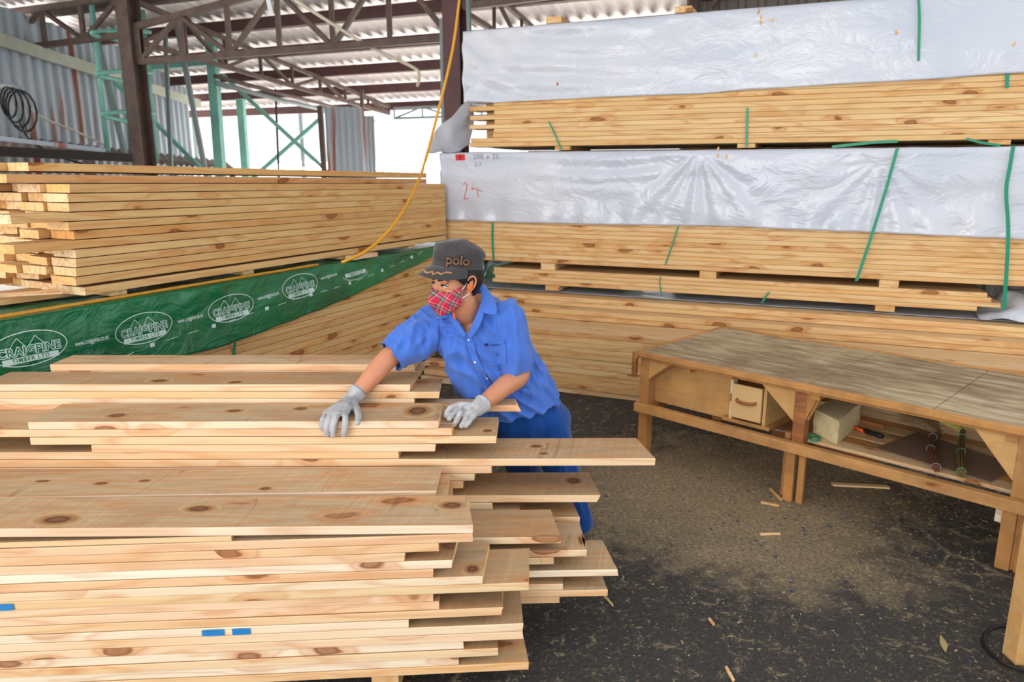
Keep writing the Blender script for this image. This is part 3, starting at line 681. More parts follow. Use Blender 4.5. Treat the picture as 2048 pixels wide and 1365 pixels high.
# ---------- printing
def text_geo(s, size=1.0, bold=0.0, font_space=1.0, align='CENTER'):
    cu = bpy.data.curves.new('t', 'FONT'); cu.body = s; cu.size = size; cu.align_x = align; cu.align_y = 'CENTER'; cu.offset = bold; cu.space_character = font_space
    cu.resolution_u = 3
    ob = bpy.data.objects.new('t', cu); C.objects.link(ob); bpy.context.view_layer.update()
    me = bpy.data.meshes.new_from_object(ob.evaluated_get(bpy.context.evaluated_depsgraph_get()))
    bm = bmesh.new(); bm.from_mesh(me); bmesh.ops.triangulate(bm, faces=bm.faces)
    for _ in range(2):
        es = [e for e in bm.edges if e.calc_length() > size*.18]
        if es: bmesh.ops.subdivide_edges(bm, edges=es, cuts=1); bmesh.ops.triangulate(bm, faces=bm.faces)
    vs = [v.co.copy() for v in bm.verts]; fs = [[v.index for v in f.verts] for f in bm.faces]
    bm.free(); bpy.data.objects.remove(ob); bpy.data.meshes.remove(me); bpy.data.curves.remove(cu)
    return vs, fs
def stroke_geo(pts, wd, closed=False):
    P = [Vector((p[0], p[1], 0)) for p in pts]; n = len(P); vs = []; fs = []
    for i, p in enumerate(P):
        a = P[(i-1) % n] if closed or i > 0 else p; b = P[(i+1) % n] if closed or i < n-1 else p
        t = (b-a).normalized(); nn = Vector((-t.y, t.x, 0))*wd/2; vs += [p+nn, p-nn]
    m = n if closed else n-1
    for i in range(m):
        a = 2*i; b = 2*((i+1) % n); fs.append((a, a+1, b+1, b))
    return vs, fs
def merge(gs):
    V = []; F = []
    for vs, fs in gs:
        k = len(V); V += vs; F += [[i+k for i in f] for f in fs]
    return V, F
def rect_geo(x0, y0, x1, y1, nx=12):
    vs = []; fs = []
    for i in range(nx+1):
        x = x0+(x1-x0)*i/nx; vs += [Vector((x, y0, 0)), Vector((x, y1, 0))]
    for i in range(nx): fs.append((2*i, 2*i+2, 2*i+3, 2*i+1))
    return vs, fs
def shift(g, dx, dy, sx=1, sy=1): return [Vector((v.x*sx+dx, v.y*sy+dy, 0)) for v in g[0]], g[1]
def printed(name, g, s0, z0, slope, off, mat, parent):
    vs = [GW(s0+v.x, min(z0+v.y+slope*v.x, GTOP-.002), off) for v in g[0]]
    return mkobj(name, mesh(vs, g[1]), mat, parent)
ring = stroke_geo([(.175*math.cos(t/48*2*math.pi), .078*math.sin(t/48*2*math.pi)) for t in range(48)], .0045, True)
mount = merge([stroke_geo([(-.075, .008), (-.04, .058), (-.01, .012)], .003), stroke_geo([(-.005, .008), (.03, .058), (.068, .008)], .003)])
mount = merge([stroke_geo([(-.09+.3*.09*i/3*0-.0+(.04)*i/6, .005+.05*i/6) for i in range(7)], .0032), stroke_geo([(-.05+.035*i/6, .055-.045*i/6) for i in range(7)], .0032),
               stroke_geo([(-.005+.035*i/6, .008+.047*i/6) for i in range(7)], .0032), stroke_geo([(.03+.045*i/6, .055-.05*i/6) for i in range(7)], .0032)])
tx1 = shift(text_geo('CRAIGPINE', .056, .0045, 1.08), 0, -.008, .95, .95); tx2 = shift(text_geo('CRAIGPINE', .056, .0004, 1.08), 0, -.008, .95, .95)
bar = rect_geo(-.128, -.060, .128, -.033, 14); tx3 = shift(text_geo('TIMBER LTD', .026, .0004, 1.25), 0, -.046)
url = text_geo('www.craigpine.co.nz', .036, .0006, 1.0)
for (s, z, sl) in ((-.30, .925, -.01), (.30, .905, .02), (.90, .915, .03), (1.50, .965, .05), (2.10, 1.005, .05)):
    white = merge([ring, mount, tx1, bar]) if s < 2 else merge([stroke_geo([(.16*math.cos(t/48*2*math.pi), .05*math.sin(t/48*2*math.pi)-.02) for t in range(25, 48)], .004), shift(bar, 0, .02)])
    printed('printed_logo', white, s, z, sl, .0022, M_PRINT, wrapG)
    printed('printed_lettering', merge([tx2, tx3]) if s < 2 else shift(tx3, 0, .02), s, z, sl, .0030, M_PRINTG, wrapG)
for (s, z, sl) in ((.0, .90, .03), (.60, .905, .05), (1.20, .945, .08), (1.80, .995, .08)):
    printed('printed_lettering', shift(url, 0, 0, .58, .95), s, z, sl, .0022, M_PRINT, wrapG)
g = []
for i in range(30):
    x = -1.0+i*.14
    if i % 3 == 1: g.append(rect_geo(x-.014, -.011, x+.014, .011, 2))
    else: g.append(rect_geo(x-.045, -.0016, x+.03, .0016, 4))
V, F = merge(g)
vs = [GW(v.x+.35, hemz(v.x+.35)+.105+v.y+.03*math.sin(v.x*2), .0022) for v in V]
mkobj('printed_border', mesh(vs, F), M_PRINT, wrapG)
props(ribbon('green_strap', [GW(.88, .712, -.02)-NL*.03, GW(.90, .66, -.02)+NL*.03-NL*.03, pG+DL*.905-NL*.006+Vector((0, 0, .60)), pG+DL*.91-NL*.006+Vector((0, 0, .3))], DL, .018, M_STRAP), 'green strap hanging below the green wrap', 'strap')
# small wood block lying on the green wrap
a = GW(2.05, GTOP+.02, .0)+Vector((0, 0, .024)); props(bar_obj('wood_offcut', a-NL*.02, a+DL*.30-NL*.02, .07, .03, M_EDGE), 'pale offcut block lying on the green wrap under the left stack', 'offcut')

# ------------------------------------------------------------ RIGHT PACKS
A0 = Vector((.342, 5.65, 0)); F1 = A0+NX*.75; d1 = (DX.x, DX.y); VZ = Vector((0, 0, 1))
def pb(t, z, n=0.0): return F1+DX*t+NX*n+VZ*z
GP = 'boards of the right-hand packs'
def packrow(z_top, n, pitch, t0, t1, lab, seed, stag=None, rows=1, n0=0.0, ends=.01, w=.19, t1s=None, slope=0):
    for r in range(rows):
        for k in range(n):
            rr = random.Random(seed*100+k+r*50)
            a = t0+(stag[k % len(stag)] if stag else rr.uniform(0, ends)); b = t1+(t1s[k % len(t1s)] if t1s else 0)
            z = z_top-pitch*k; j = rr.uniform(-.0015, .0015)+n0+r*(w+.006)
            board(pb(a, z, j), pb(b, z+slope, j), w, pitch*.955, 'pine board, %s down %s' % (ORD[k], lab if r == 0 else lab.replace('in the', 'in the row behind the')), GP, MR, seed=seed*100+k+r*50, bow=.0006)
# upper pack (P1), middle pack (P2), small bundle (P3), low pile (P4)
packrow(2.378, 12, .0380, -1.09, 4.3, 'in the near face of the upper wrapped pack', 1, stag=[.0, .01, .23, 0, .235, .005, .24, 0, .235, .225, .01, .0], rows=1)
packrow(2.302, 10, .0380, -1.02, 4.3, 'in the second row of the upper wrapped pack', 4, rows=1, n0=.195)
props(bar_obj('batten', pb(-1.0, 1.905, 1.22), pb(4.2, 1.905, 1.22), .08, .030, M_REDGE), 'long added batten blocking daylight at the back between the two wrapped packs', 'batten')  # added timber, keeps the see-through gap between the packs dark
for r_ in (2, 3, 4, 5): packrow(2.302-9*.038, 1, .0380, -1.05, 4.3, 'under the upper pack, %s strip from the front' % ORD[r_], 20+r_, rows=1, n0=.195*r_)
for r_ in (1, 2, 3, 4, 5): packrow(1.262-8*.0372, 1, .0372, -1.33, 4.3, 'under the lower pack, %s strip from the front' % ORD[r_], 30+r_, rows=1, n0=.195*r_)
for r_ in (2, 3, 4, 5): packrow(.868, 1, .0335, -.86, 2.97, 'across the top of the small bundle, %s strip back' % ORD[r_], 40+r_, rows=1, n0=.195*r_)
packrow(1.262, 8, .0372, -1.31, -.9+1.2, 'in the left end, second row of the lower pack', 50, rows=1, n0=.195)
packrow(1.3364, 11, .0372, -1.36, 4.3, 'in the near face of the lower wrapped pack', 2, ends=.03, rows=1)
packrow(.868, 4, .0335, -.88, 2.97, 'in the small bundle under the wrapped packs', 3, ends=.03, t1s=[.0, .03, .09, -.05], rows=2)
M_DIM = plain('pack_core', (150, 116, 78), .9)
for (z0, z1, lb) in ((2.31, 2.86, 'upper'), (1.275, 1.87, 'lower')):
    pass
# bearers
for (u, v, lb, z0, z1, n0) in ((1124, 295, 'upper pack, left', 1.889, 1.921, .01), (1492, 289, 'upper pack, middle', 1.889, 1.921, .01), (2000, 284, 'upper pack, right', 1.889, 1.921, .01),
                               (1095, 533, 'lower pack, left', .869, .926, .01), (1415, 552, 'lower pack, middle', .869, .926, .01), (1778, 570, 'lower pack, right', .869, .926, .01),
                               (1104, 577, 'small bundle, left', .688, .733, .01), (1770, 619, 'small bundle, right', .688, .733, .01), (1107, 47, 'top of the upper pack, left', 2.895, 2.945, .0),
                               (1366, 19, 'top of the upper pack, right', 2.895, 2.94, .0)):
    s = atP(u, v, F1, d1)[0]
    o = bar_obj('bearer', pb(s, (z0+z1)/2, n0), pb(s, (z0+z1)/2, n0+.6), .13, z1-z0-.001, M_REDGE)
    props(o, 'flat timber bearer %s the %s' % ('on' if 'top' in lb else 'under', lb), 'bearer', 'bearers of the right-hand packs')
# white wraps
def wrapfold(t, z, which):
    h = .010*noise.noise(Vector((t*1.1, z*3, which)))+.006*noise.noise(Vector((t*3.1, z*7, which+4)))
    h *= 1.5
    if which == 2:
        for (tg, zg, A) in ((.905, 1.86, .042), (2.19, 1.78, .026)):
            dx, dz = t-tg, zg-z; rr = math.hypot(dx, dz)
            if dz > -.02:
                th = math.atan2(dx, dz+.02)
                h += A*math.exp(-rr/.9)*min(1, rr*7)*(math.cos(th*17+rr*1.2)*.35+.25*math.cos(th*9+1))*max(.15, 1-abs(th)/1.6)
        f = max(0, min(1, (1.50-z)/.2))   # slack lower hem with upright folds
        h += .018*f*math.cos(t*26+2*math.sin(t*3))*max(0, noise.noise(Vector((t*1.3, 3, 1)))+.35)
        h += -.006*math.cos((z-1.6-.10*((t-.1))**2)*46)*math.exp(-((t-.2)/.65)**2)*max(0, min(1, (z-1.55)*9))
    else:
        f = max(0, 1-(t+1.0)/.6)
        h += .012*f*math.cos((z+t*.8)*24)
        h += .006*math.exp(-((t+.4)/.8)**2)*math.cos(z*42+t*3)
    return max(h, -.012)
def wrapobj(name, which, t0, t1, hem, ztop, mat, label, depth=1.15):
    vs = []; fs = []; S = 300; Q = 40; K = 14; J = Q+K
    for i in range(S+1):
        t = t0+(t1-t0)*i/S; hz = hem(t)
        for j in range(J+1):
            if j <= Q:
                z = hz+(ztop-hz)*j/Q; f = j/Q; rnd = .03*max(0, f-.94)/.06
                vs.append(pb(t, z-rnd*.0, -.02-wrapfold(t, z, which)+.012*max(0, (f-.95)/.05)))
            else:
                q = (j-Q)/K; vs.append(pb(t, ztop+.008+.006*noise.noise(Vector((t*4, q*8, 5+which))), depth*q))
    for i in range(S):
        for j in range(J):
            a = i*(J+1)+j; fs.append((a, a+J+1, a+J+2, a+1))
    # left end cap sheet
    base = len(vs); E = 24
    for a in range(E+1):
        for b in range(Q+1):
            n = depth*a/E; hz = hem(t0); z = hz+(ztop-hz)*b/Q
            bulge = .03*math.sin(math.pi*min(1, b/Q))+.015*noise.noise(Vector((n*5, z*5, which+9)))
            vs.append(pb(t0-(bulge if a > 0 else 0)*min(1, a/2), z, -.02+n if a else -.02-wrapfold(t0, z, which)))
    for a in range(E):
        for b in range(Q):
            i0 = base+a*(Q+1)+b; fs.append((i0, i0+1, i0+Q+2, i0+Q+1))
    o = mkobj(name, mesh(vs, fs), mat, smooth=True); o.modifiers.new('t', 'SOLIDIFY').thickness = .001
    return props(o, label, 'plastic wrap')
def lerpT(T, s):
    for (a, za), (b, zb_) in zip(T, T[1:]):
        if s <= b: return za+(zb_-za)*max(0, (s-a))/(b-a)
    return T[-1][1]
def hemP(pts): 
    T = [atP(u, v, F1, d1) for u, v in pts]; T = [(T[0][0]-1, T[0][1])]+T+[(T[-1][0]+3, T[-1][1])]
    return lambda t: lerpT(T, t)
h1 = hemP([(935, 205), (990, 206), (1200, 195), (1400, 188), (1494, 180), (1700, 168), (1880, 158), (2000, 148), (2048, 146)])
h2 = hemP([(890, 440), (1000, 444), (1200, 449), (1400, 452), (1490, 454), (1590, 459), (1735, 464), (1850, 470), (2048, 479)])
W1 = wrapobj('white_wrap', 1, -1.14, 4.3, h1, 2.885, M_WRAP, 'white plastic wrap over the upper timber pack')
W2 = wrapobj('white_wrap', 2, -1.385, 4.3, h2, 1.873, M_WRAP, 'creased white plastic wrap over the lower timber pack, with marker writing')
# core of boards inside the wraps: only the layer under the hem and the ends can ever be seen
for (z0, z1, t0, lb) in ((2.325, 2.87, -1.05, 'upper'), (1.28, 1.86, -1.34, 'lower')):
    n = int((z1-z0)/.045)
    for k in range(0, n):
        if k % 3 and k != n-1: continue
# gathered holes in the wraps
# writing on the lower wrap
def onwrap(u, v, off): 
    t, z = atP(u, v, F1, d1); return t, z
def wprint(name, g, u, v, slope, mat, parent, which=2, off=.003):
    t0, z0 = atP(u, v, F1, d1)
    # keep print in the parent's frame (parent sits at the origin)
    vs = [pb(t0+p.x, z0+p.y+slope*p.x, -.02-wrapfold(t0+p.x, z0+p.y+slope*p.x, which)-off) for p in g[0]]
    return mkobj(name, mesh(vs, g[1]), mat, parent)
st = wprint('red_sticker', rect_geo(-.046, -.026, .046, .026, 6), 922, 315, .02, M_REDTAG, W2, off=.002); st['label'] = 'red sticker with a black letter I'
wprint('sticker_letter', merge([rect_geo(-.005, -.018, .005, .018, 1), rect_geo(-.013, .013, .013, .018, 1), rect_geo(-.013, -.018, .013, -.013, 1)]), 922, 315, .02, M_BLACK, W2, off=.0035)
wprint('marker_writing', text_geo('200 x 25', .062, -.0006, 1.15), 973, 314, .0, M_PENGREY, W2)
wprint('marker_writing', text_geo('57', .056, -.0006, 1.4), 957, 330, .0, M_PENGREY, W2)
two = stroke_geo([(-.04, .05), (-.025, .068), (-.008, .055), (-.012, .015), (-.035, -.055), (-.03, -.062), (-.005, -.052), (.004, -.058)], .006)
four = merge([stroke_geo([(.045, .055), (.050, .048)], .007), stroke_geo([(.035, .02), (.045, .026), (.12, .0)], .005), stroke_geo([(.085, .025), (.082, -.01), (.092, -.045)], .006), stroke_geo([(.035, .035), (.04, .012)], .005)])
wprint('marker_writing', merge([shift(two, 0, 0, 1.15, 1.15), shift(four, 0, 0, 1.15, 1.15)]), 938, 383, .0, M_PENRED, W2)
# torn holes
for (W, which, pts) in ((W1, 1, [(1117, 169), (1518, 25), (1523, 36), (1522, 47), (1545, 42), (1512, 112), (1792, 66), (2027, 89)]), (W2, 2, [(1437, 298), (1437, 311), (1454, 314)])):
    for (u, v) in pts:
        g = ([Vector((.010*math.cos(a/8*6.283)*(1+.4*math.sin(a*2.1+u)), .016*math.sin(a/8*6.283)*(1+.3*math.cos(a*1.7+u)), 0)) for a in range(8)], [list(range(8))])
        wprint('torn_hole', g, u, v, 0, MR[1], W, which, .003)
# the loose flap of white plastic at the left end of the upper pack
def sheet(name, rows, mat, label, cat, nu=16, nv=16, wr=.02, seed=0, thick=.001, parent=None, group=None):
    """rows: list of polylines of points (same count); bicubic-ish interpolation"""
    R = [smooth_path(r, nu) for r in rows]; cols = list(zip(*R)); out = [smooth_path(c, nv) for c in cols]
    A_, B_ = len(out), len(out[0]); vs = []; fs = []
    for i in range(A_):
        for j in range(B_):
            p = out[i][j]; vs.append(p+Vector((noise.noise(p*6+Vector((seed, 0, 0))), noise.noise(p*6+Vector((0, seed+3, 0))), noise.noise(p*7+Vector((9, 0, seed)))))*wr)
    for i in range(A_-1):
        for j in range(B_-1):
            a = i*B_+j; fs.append((a, a+1, a+B_+1, a+B_))
    o = mkobj(name, mesh(vs, fs), mat, parent, smooth=True)
    if thick: o.modifiers.new('t', 'SOLIDIFY').thickness = thick
    if label: props(o, label, cat, group)
    return o
sheet('plastic_flap', [[atD(936, 196, 6.72), atD(905, 228, 6.7), atD(878, 254, 6.66), atD(868, 266, 6.62)],
                       [atD(942, 215, 6.82), atD(915, 245, 6.75), atD(890, 270, 6.7), atD(862, 288, 6.6)],
                       [atD(946, 245, 6.9), atD(925, 265, 6.85), atD(898, 285, 6.75), atD(857, 307, 6.6)],
                       [atD(942, 290, 6.95), atD(925, 296, 6.9), atD(900, 303, 6.8), atD(868, 303, 6.7)]], M_WRAP, 'loose flap of white plastic hanging off the left end of the upper pack', 'plastic flap', wr=.03, seed=2)
sheet('plastic_flap', [[pb(-.95, .945, .45), pb(-.80, .940, .2), pb(-.62, .955, .12)], [pb(-1.12, .90, .4), pb(-1.0, .88, .15), pb(-.90, .90, .02)],
                       [pb(-1.2, .78, .4), pb(-1.1, .75, .1), pb(-.98, .76, .0)]], M_WRAP, 'torn white plastic poking out left of the small bundle', 'plastic flap', wr=.05, seed=5)
sheet('green_film', [[pb(-1.16, .94, .3), pb(-1.05, .945, .1), pb(-.99, .94, .02)], [pb(-1.14, .84, .3), pb(-1.04, .83, .1), pb(-.97, .85, .0)], [pb(-1.13, .74, .3), pb(-1.05, .72, .1), pb(-1.0, .73, .0)]],
      M_GPALE, 'scrap of green film behind the cap, left of the small bundle', 'plastic film', wr=.03, seed=8)
sheet('white_liner', [[pb(-1.3, .676, .02), pb(0, .673, .02), pb(1.5, .673, .02), pb(3.2, .673, .02), pb(3.9, .673, .03)], [pb(-1.3, .678, .5), pb(0, .677, .5), pb(1.5, .676, .5), pb(3.2, .677, .5), pb(3.9, .676, .5)]],
      M_WRAP, 'white plastic sheet between the small bundle and the low pile', 'plastic sheet', wr=.003, seed=11, nu=24)
sheet('crumpled_plastic', [[pb(2.95, .685, -.05), pb(3.2, .70, -.04), pb(3.6, .72, -.02), pb(4.0, .70, 0)], [pb(2.93, .69, .15), pb(3.2, .80, .12), pb(3.6, .80, .1), pb(4.0, .78, .1)], [pb(2.95, .70, .45), pb(3.2, .86, .4), pb(3.6, .86, .4), pb(4.0, .8, .4)]],
      M_WRAP, 'crumpled clear-white plastic right of the small bundle', 'plastic sheet', wr=.05, seed=14)
# film-wrapped pack added further back to block bright ground in the gaps
bm = bmesh.new(); add_box(bm, (0, 0, 0), (2.3, 1.0, 1.12), bev=.02); bmesh.ops.subdivide_edges(bm, edges=[e for e in bm.edges if e.calc_length() > .3], cuts=16, use_grid_fill=True)
for v in bm.verts:
    if v.co.z > .05: v.co += Vector((noise.noise(v.co*4), noise.noise(v.co*4+Vector((9, 0, 0))), noise.noise(v.co*5+Vector((0, 9, 0)))*.5))*.03
o = mkobj('gap_blocking_pack', bm_mesh(bm), M_GPALE, smooth=True); o.location = pb(-2.3, 0, 1.36); o.rotation_euler = (0, 0, math.atan2(DX.y, DX.x))
props(o, 'green film-wrapped timber pack added far back, blocking the bright gap behind the cap', 'timber pack')
# straps
def strap(pts, lab, wd=.02, off=-.04, D=None):
    P = []
    for (u, v) in pts:
        t, z = atP(u, v, F1, d1); P.append(pb(t, z, off))
    props(ribbon('green_strap', smooth_path(P, 5), DX, wd, M_STRAP), lab, 'strap', 'green packing straps')
strap([(1835, -8), (1837, 40), (1836, 90), (1835, 124)], 'green strap hanging down the upper white wrap', .018, -.055)
strap([(2014, 146), (2013, 177)], 'short green strap at the right end of the upper pack', .022, -.012)
strap([(1495, 216), (1494, 256), (1493, 293)], 'upright green strap over the bare face of the upper pack', .018, -.012)
strap([(1099, 243), (1108, 262), (1118, 285), (1124, 300)], 'curved green strap end left on the bare face of the upper pack', .014, -.02)
strap([(1793, 297), (1770, 380), (1742, 470), (1712, 560)], 'slanting green strap across the lower white wrap', .022, -.075)
strap([(2022, 293), (2016, 330), (2008, 383), (2012, 470), (2004, 616)], 'green strap with a kink near the right end of the lower pack', .024, -.07)
strap([(986, 446), (986, 485), (988, 520)], 'green strap on the bare boards right of the cap', .018, -.012)
strap([(1357, 452), (1345, 490), (1331, 530)], 'thin green strap leaning over the bare boards of the lower pack', .012, -.012)
strap([(1322, 553), (1320, 566), (1324, 592)], 'thin crooked green strap over the small bundle', .009, -.012)
strap([(1538, 584), (1530, 596), (1524, 606)], 'short green strap piece on the small bundle', .016, -.012)
strap([(989, 460), (1000, 461), (1012, 461)], 'short green strap piece lying sideways beside the upright strap', .012, -.014)
p = [pb(*atP(u, v, F1, d1), -.02) for u, v in ((1664, 294), (1700, 290), (1750, 285), (1795, 283))]
props(ribbon('green_strap', smooth_path(p, 5), VZ, .02, M_STRAP), 'twisted green strap sticking out between the two wrapped packs', 'strap', 'green packing straps')
p = [pb(*atP(u, v, F1, d1), -.02) for u, v in ((1931, 278), (1965, 286), (2000, 291))]
props(ribbon('green_strap', smooth_path(p, 5), VZ, .016, M_STRAP), 'green strap end by the right bearer of the upper pack', 'strap', 'green packing straps')

# low pile on the floor, stepped back at the top
def low(n0, z_top, n, pitch, t0, t1, lab, seed, w=.19, rows=1, jit=.006):
    for r in range(rows):
        for k in range(n):
            rr = random.Random(seed*77+k+r*9)
            j = rr.uniform(-jit, jit)
            a = A0+DX*(t0+rr.uniform(0, .05))+NX*(n0+j+r*(w+.01))+VZ*(z_top-pitch*k); b = a+DX*(t1-t0)
            board(a, b, w, pitch*.965, 'pale pine board, %s down %s' % (ORD[k], lab if r == 0 else lab+(', one row back' if r == 1 else ', two rows back')), 'boards of the low pile on the floor', MR, seed=seed*77+k+r*9, bow=.001)
low(0, .500, 12, .0415, -.72, 5.2, 'in the near face of the low pile', 9, w=.19)
low(.21, .500, 1, .0415, -.7, 5.2, 'in the broad step of the low pile', 10, rows=2)
low(.45, .585, 2, .042, -.66, 5.2, 'in the middle step of the low pile', 11, w=.22, rows=1)
low(.60, .664, 2, .039, -.9, 5.2, 'in the upper step of the low pile', 12, w=.22, rows=3)
for k, t in enumerate((-.3, 2.2, 4.7)):
    for kk, (n0, n1, z1, w_) in enumerate(((.69, 1.2, .585, .1),)):
        a = A0+DX*t+NX*n0+VZ*(z1/2); props(bar_obj('support_block', a, a+NX*(n1-n0), .1, z1-.002, M_REDGE), 'timber block buried inside the low floor pile, %s from the left' % ('first', 'second', 'third')[k], 'block', 'blocks inside the low pile')
for k, t in enumerate((-.3, 2.2, 4.7)):
    a = A0+DX*t+NX*.22+VZ*.228; props(bar_obj('support_block', a, a+NX*.4, .1, .455, M_REDGE), 'timber block under the top step of the low floor pile, %s from the left' % ('first', 'second', 'third')[k], 'block', 'blocks inside the low pile')
# offcuts on the floor between the piles (behind the person's right arm)
for k, (u0, v0, u1, v1, z) in enumerate(((848, 738, 930, 748, .10), (842, 752, 925, 762, .05), (850, 722, 925, 726, .15))):
    a, b = atZ(u0, v0, z), atZ(u1, v1, z)
    board(a, b, .12, .045, ['pinkish offcut board on the floor between the piles, upper of two', 'pinkish offcut board on the floor between the piles, lower of two', 'topmost offcut board on the floor between the piles'][k], 'offcuts on the floor between the piles', MF, seed=500+k)
#@@TABLE@@
# ------------------------------------------------------------ WORKBENCH
T0 = Vector((.755, 4.325, 0)); TX = Vector((.7071, -.7071, 0)); TY = Vector((.7071, .7071, 0)); TZ = .652
TM = Matrix(((TX.x, TY.x, 0, T0.x), (TX.y, TY.y, 0, T0.y), (0, 0, 1, 0), (0, 0, 0, 1)))
bench = empty('workbench', T0, 'long low wooden workbench with a worn top, drawer and slatted shelf', 'workbench'); bench.rotation_euler = (0, 0, math.radians(-45))
def tl(u, v, z):   # pixel at height z -> bench coordinates
    p = atZ(u, v, z)-T0; return Vector((p.dot(TX), p.dot(TY), z))
def tpl(u, v, y):  # pixel on the vertical plane y=const of the bench
    s, z = atP(u, v, T0+TY*y, (TX.x, TX.y)); return Vector((s, y, z))
BL, BW = 2.60, 1.03
x1 = tl(1690, 735, TZ).x; x2 = tl(1936, 770, TZ).x
cuts = [0.004, x1-.62, x1, x2, BL-.004]
for i in range(4):
    box_obj('top_panel', (cuts[i]+.002, .034, TZ-.012), (cuts[i+1]-.002, BW-.034, TZ), M_TOP, bench, .002)
box_obj('front_edge', (0, 0, TZ-.030), (BL, .034, TZ+.001), M_BENCH, bench, .004); box_obj('back_edge', (0, BW-.034, TZ-.038), (BL, BW, TZ+.006), M_BENCH, bench, .004)
box_obj('end_edge', (-.028, 0, TZ-.045), (0, BW, TZ+.003), M_BENCH, bench, .008); box_obj('end_edge', (BL, 0, TZ-.038), (BL+.03, BW, TZ), M_BENCH, bench, .004)
bm = bmesh.new(); add_box(bm, (-.042, .0, TZ-.15), (-.012, .035, TZ-.002), bev=.01); mkobj('end_cleat', bm_mesh(bm), M_BENCHD, bench)
for k, x in enumerate((.3, 1.05, 1.9)): box_obj('cross_rail', (x, .03, TZ-.075), (x+.045, BW-.03, TZ-.0125), M_BENCH, bench)
box_obj('apron', (.06, .012, TZ-.044), (BL-.06, .036, TZ-.0305), M_BENCH, bench)
LX = (.0, .965, 1.945, 2.535)
for k, x in enumerate(LX):
    m = (M_BENCH, M_BENCHD, M_BENCH, M_BENCH)[k]
    box_obj('leg', (x, .036, .0 if k != 1 else .30), (x+.062, .098, TZ-.0385), m, bench)
    box_obj('leg', (x, BW-.10, 0), (x+.062, BW-.038, TZ-.0385), M_BENCHD, bench)
    box_obj('side_rail', (x+.012, .098, .27), (x+.05, BW-.10, .325), M_BENCH, bench)
# lower battens doubling the middle and right legs
for (x, y, w_, z1, m) in ((.915, .07, .032, .36, M_BENCH), (.953, .012, .05, .278, M_BENCH), (1.018, .028, .034, .278, M_BENCH), (1.93, .012, .055, .278, M_BENCH), (2.0, .02, .03, .278, M_BENCH)):
    box_obj('leg_batten', (x, y, 0), (x+w_, y+.022 if y < .05 else y+.035, z1), m, bench)
box_obj('leg_block', (1.90, .04, .20), (1.944, .07, .278), M_EDGE, bench)
bm = bmesh.new(); add_box(bm, (-.005, -.014, .280), (BL, .032, .335), bev=.005); mkobj('lower_rail', bm_mesh(bm), M_BENCH, bench)
box_obj('back_rail', (0, BW-.036, .280), (BL, BW-.004, .335), M_BENCH, bench)
def gusset(x, sx, sz, m=M_PLY, y=.04):
    bm = bmesh.new(); z = TZ-.046
    a = [(x, y, z), (x+sx, y, z), (x, y, z-sz)]; vs = [bm.verts.new(p) for p in a]+[bm.verts.new((p[0], p[1]+.016, p[2])) for p in a]
    bm.faces.new(vs[:3]); bm.faces.new(vs[3:][::-1])
    for i in range(3): bm.faces.new((vs[i], vs[(i+1) % 3], vs[3+(i+1) % 3], vs[3+i]))
    mkobj('corner_gusset', bm_mesh(bm), m, bench)
    bar_obj('corner_brace', Vector((x+sx, y+.03, z)), Vector((x, y+.03, z-sz)), .018, .02, M_BENCH, bench)
gusset(.062, .15, .12); gusset(.965, -.19, .17); gusset(1.027, .06, .15, M_BENCH); gusset(1.945, -.17, .20); gusset(2.007, .2, .2)
# drawer cabinet under the left bay
BL_ = 0; a = tpl(1302, 800, .16); b = tpl(1461, 838, .16); z0 = (a.z+b.z)/2
box_obj('cabinet_panel', (a.x, .15, z0), (b.x+.01, .165, TZ-.077), M_PLY, bench, .001)
box_obj('cabinet_back', (a.x, .60, z0), (b.x+.2, .615, TZ-.077), M_PLY, bench, .001)
box_obj('cabinet_floor', (a.x+.02, .166, z0), (b.x+.22, .60, z0+.012), M_PLY, bench, .001)
d0 = tpl(1460, 845, .11).x; d1_ = tpl(1529, 850, .11).x; zb = tpl(1500, 846, .11).z
box_obj('drawer_case_side', (d1_-.012, .10, zb), (d1_+.006, .60, TZ-.078), M_PLY, bench, .001)
box_obj('drawer_case_side', (d0-.006, .10, zb), (d0+.010, .149, TZ-.078), M_EDGE, bench, .001)
box_obj('drawer_case_bottom', (d0-.05, .105, zb-.022), (d1_+.03, .595, zb-.001), M_BENCH, bench, .001)
dr = box_obj('drawer', (d0+.014, .085, zb+.018), (d1_-.016, .102, TZ-.095), plain('pale_plywood', (214, 178, 122), .6, 0, 3, .25, (180, 140, 90)), bench, .002)
hx = (d0+d1_)/2; hz = (zb+TZ-.08)/2+.008
tube_obj('handle', smooth_path([(hx-.055, .086, hz+.004), (hx-.045, .066, hz), (hx, .058, hz-.004), (hx+.045, .066, hz), (hx+.055, .086, hz+.004)], 5), .009, M_BENCHD, dr, 8)
box_obj('lower_panel', (.62, .55, .14), (1.25, .565, .36), M_BENCHD, bench, .001)
# slatted shelf
ZS = .337
for k in range(8):
    y = .105+k*.103; bm = bmesh.new(); add_box(bm, (.985, y, ZS-.018), (2.53, y+.094, ZS-.001*(k % 2)), bev=.0015)
    mkobj('shelf_slat', bm_mesh(bm), (M_RFACE, M_BENCH, M_RFACE, M_FACE)[k % 4], bench)
def onshelf(u, v, z): return atZ(u, v, z)
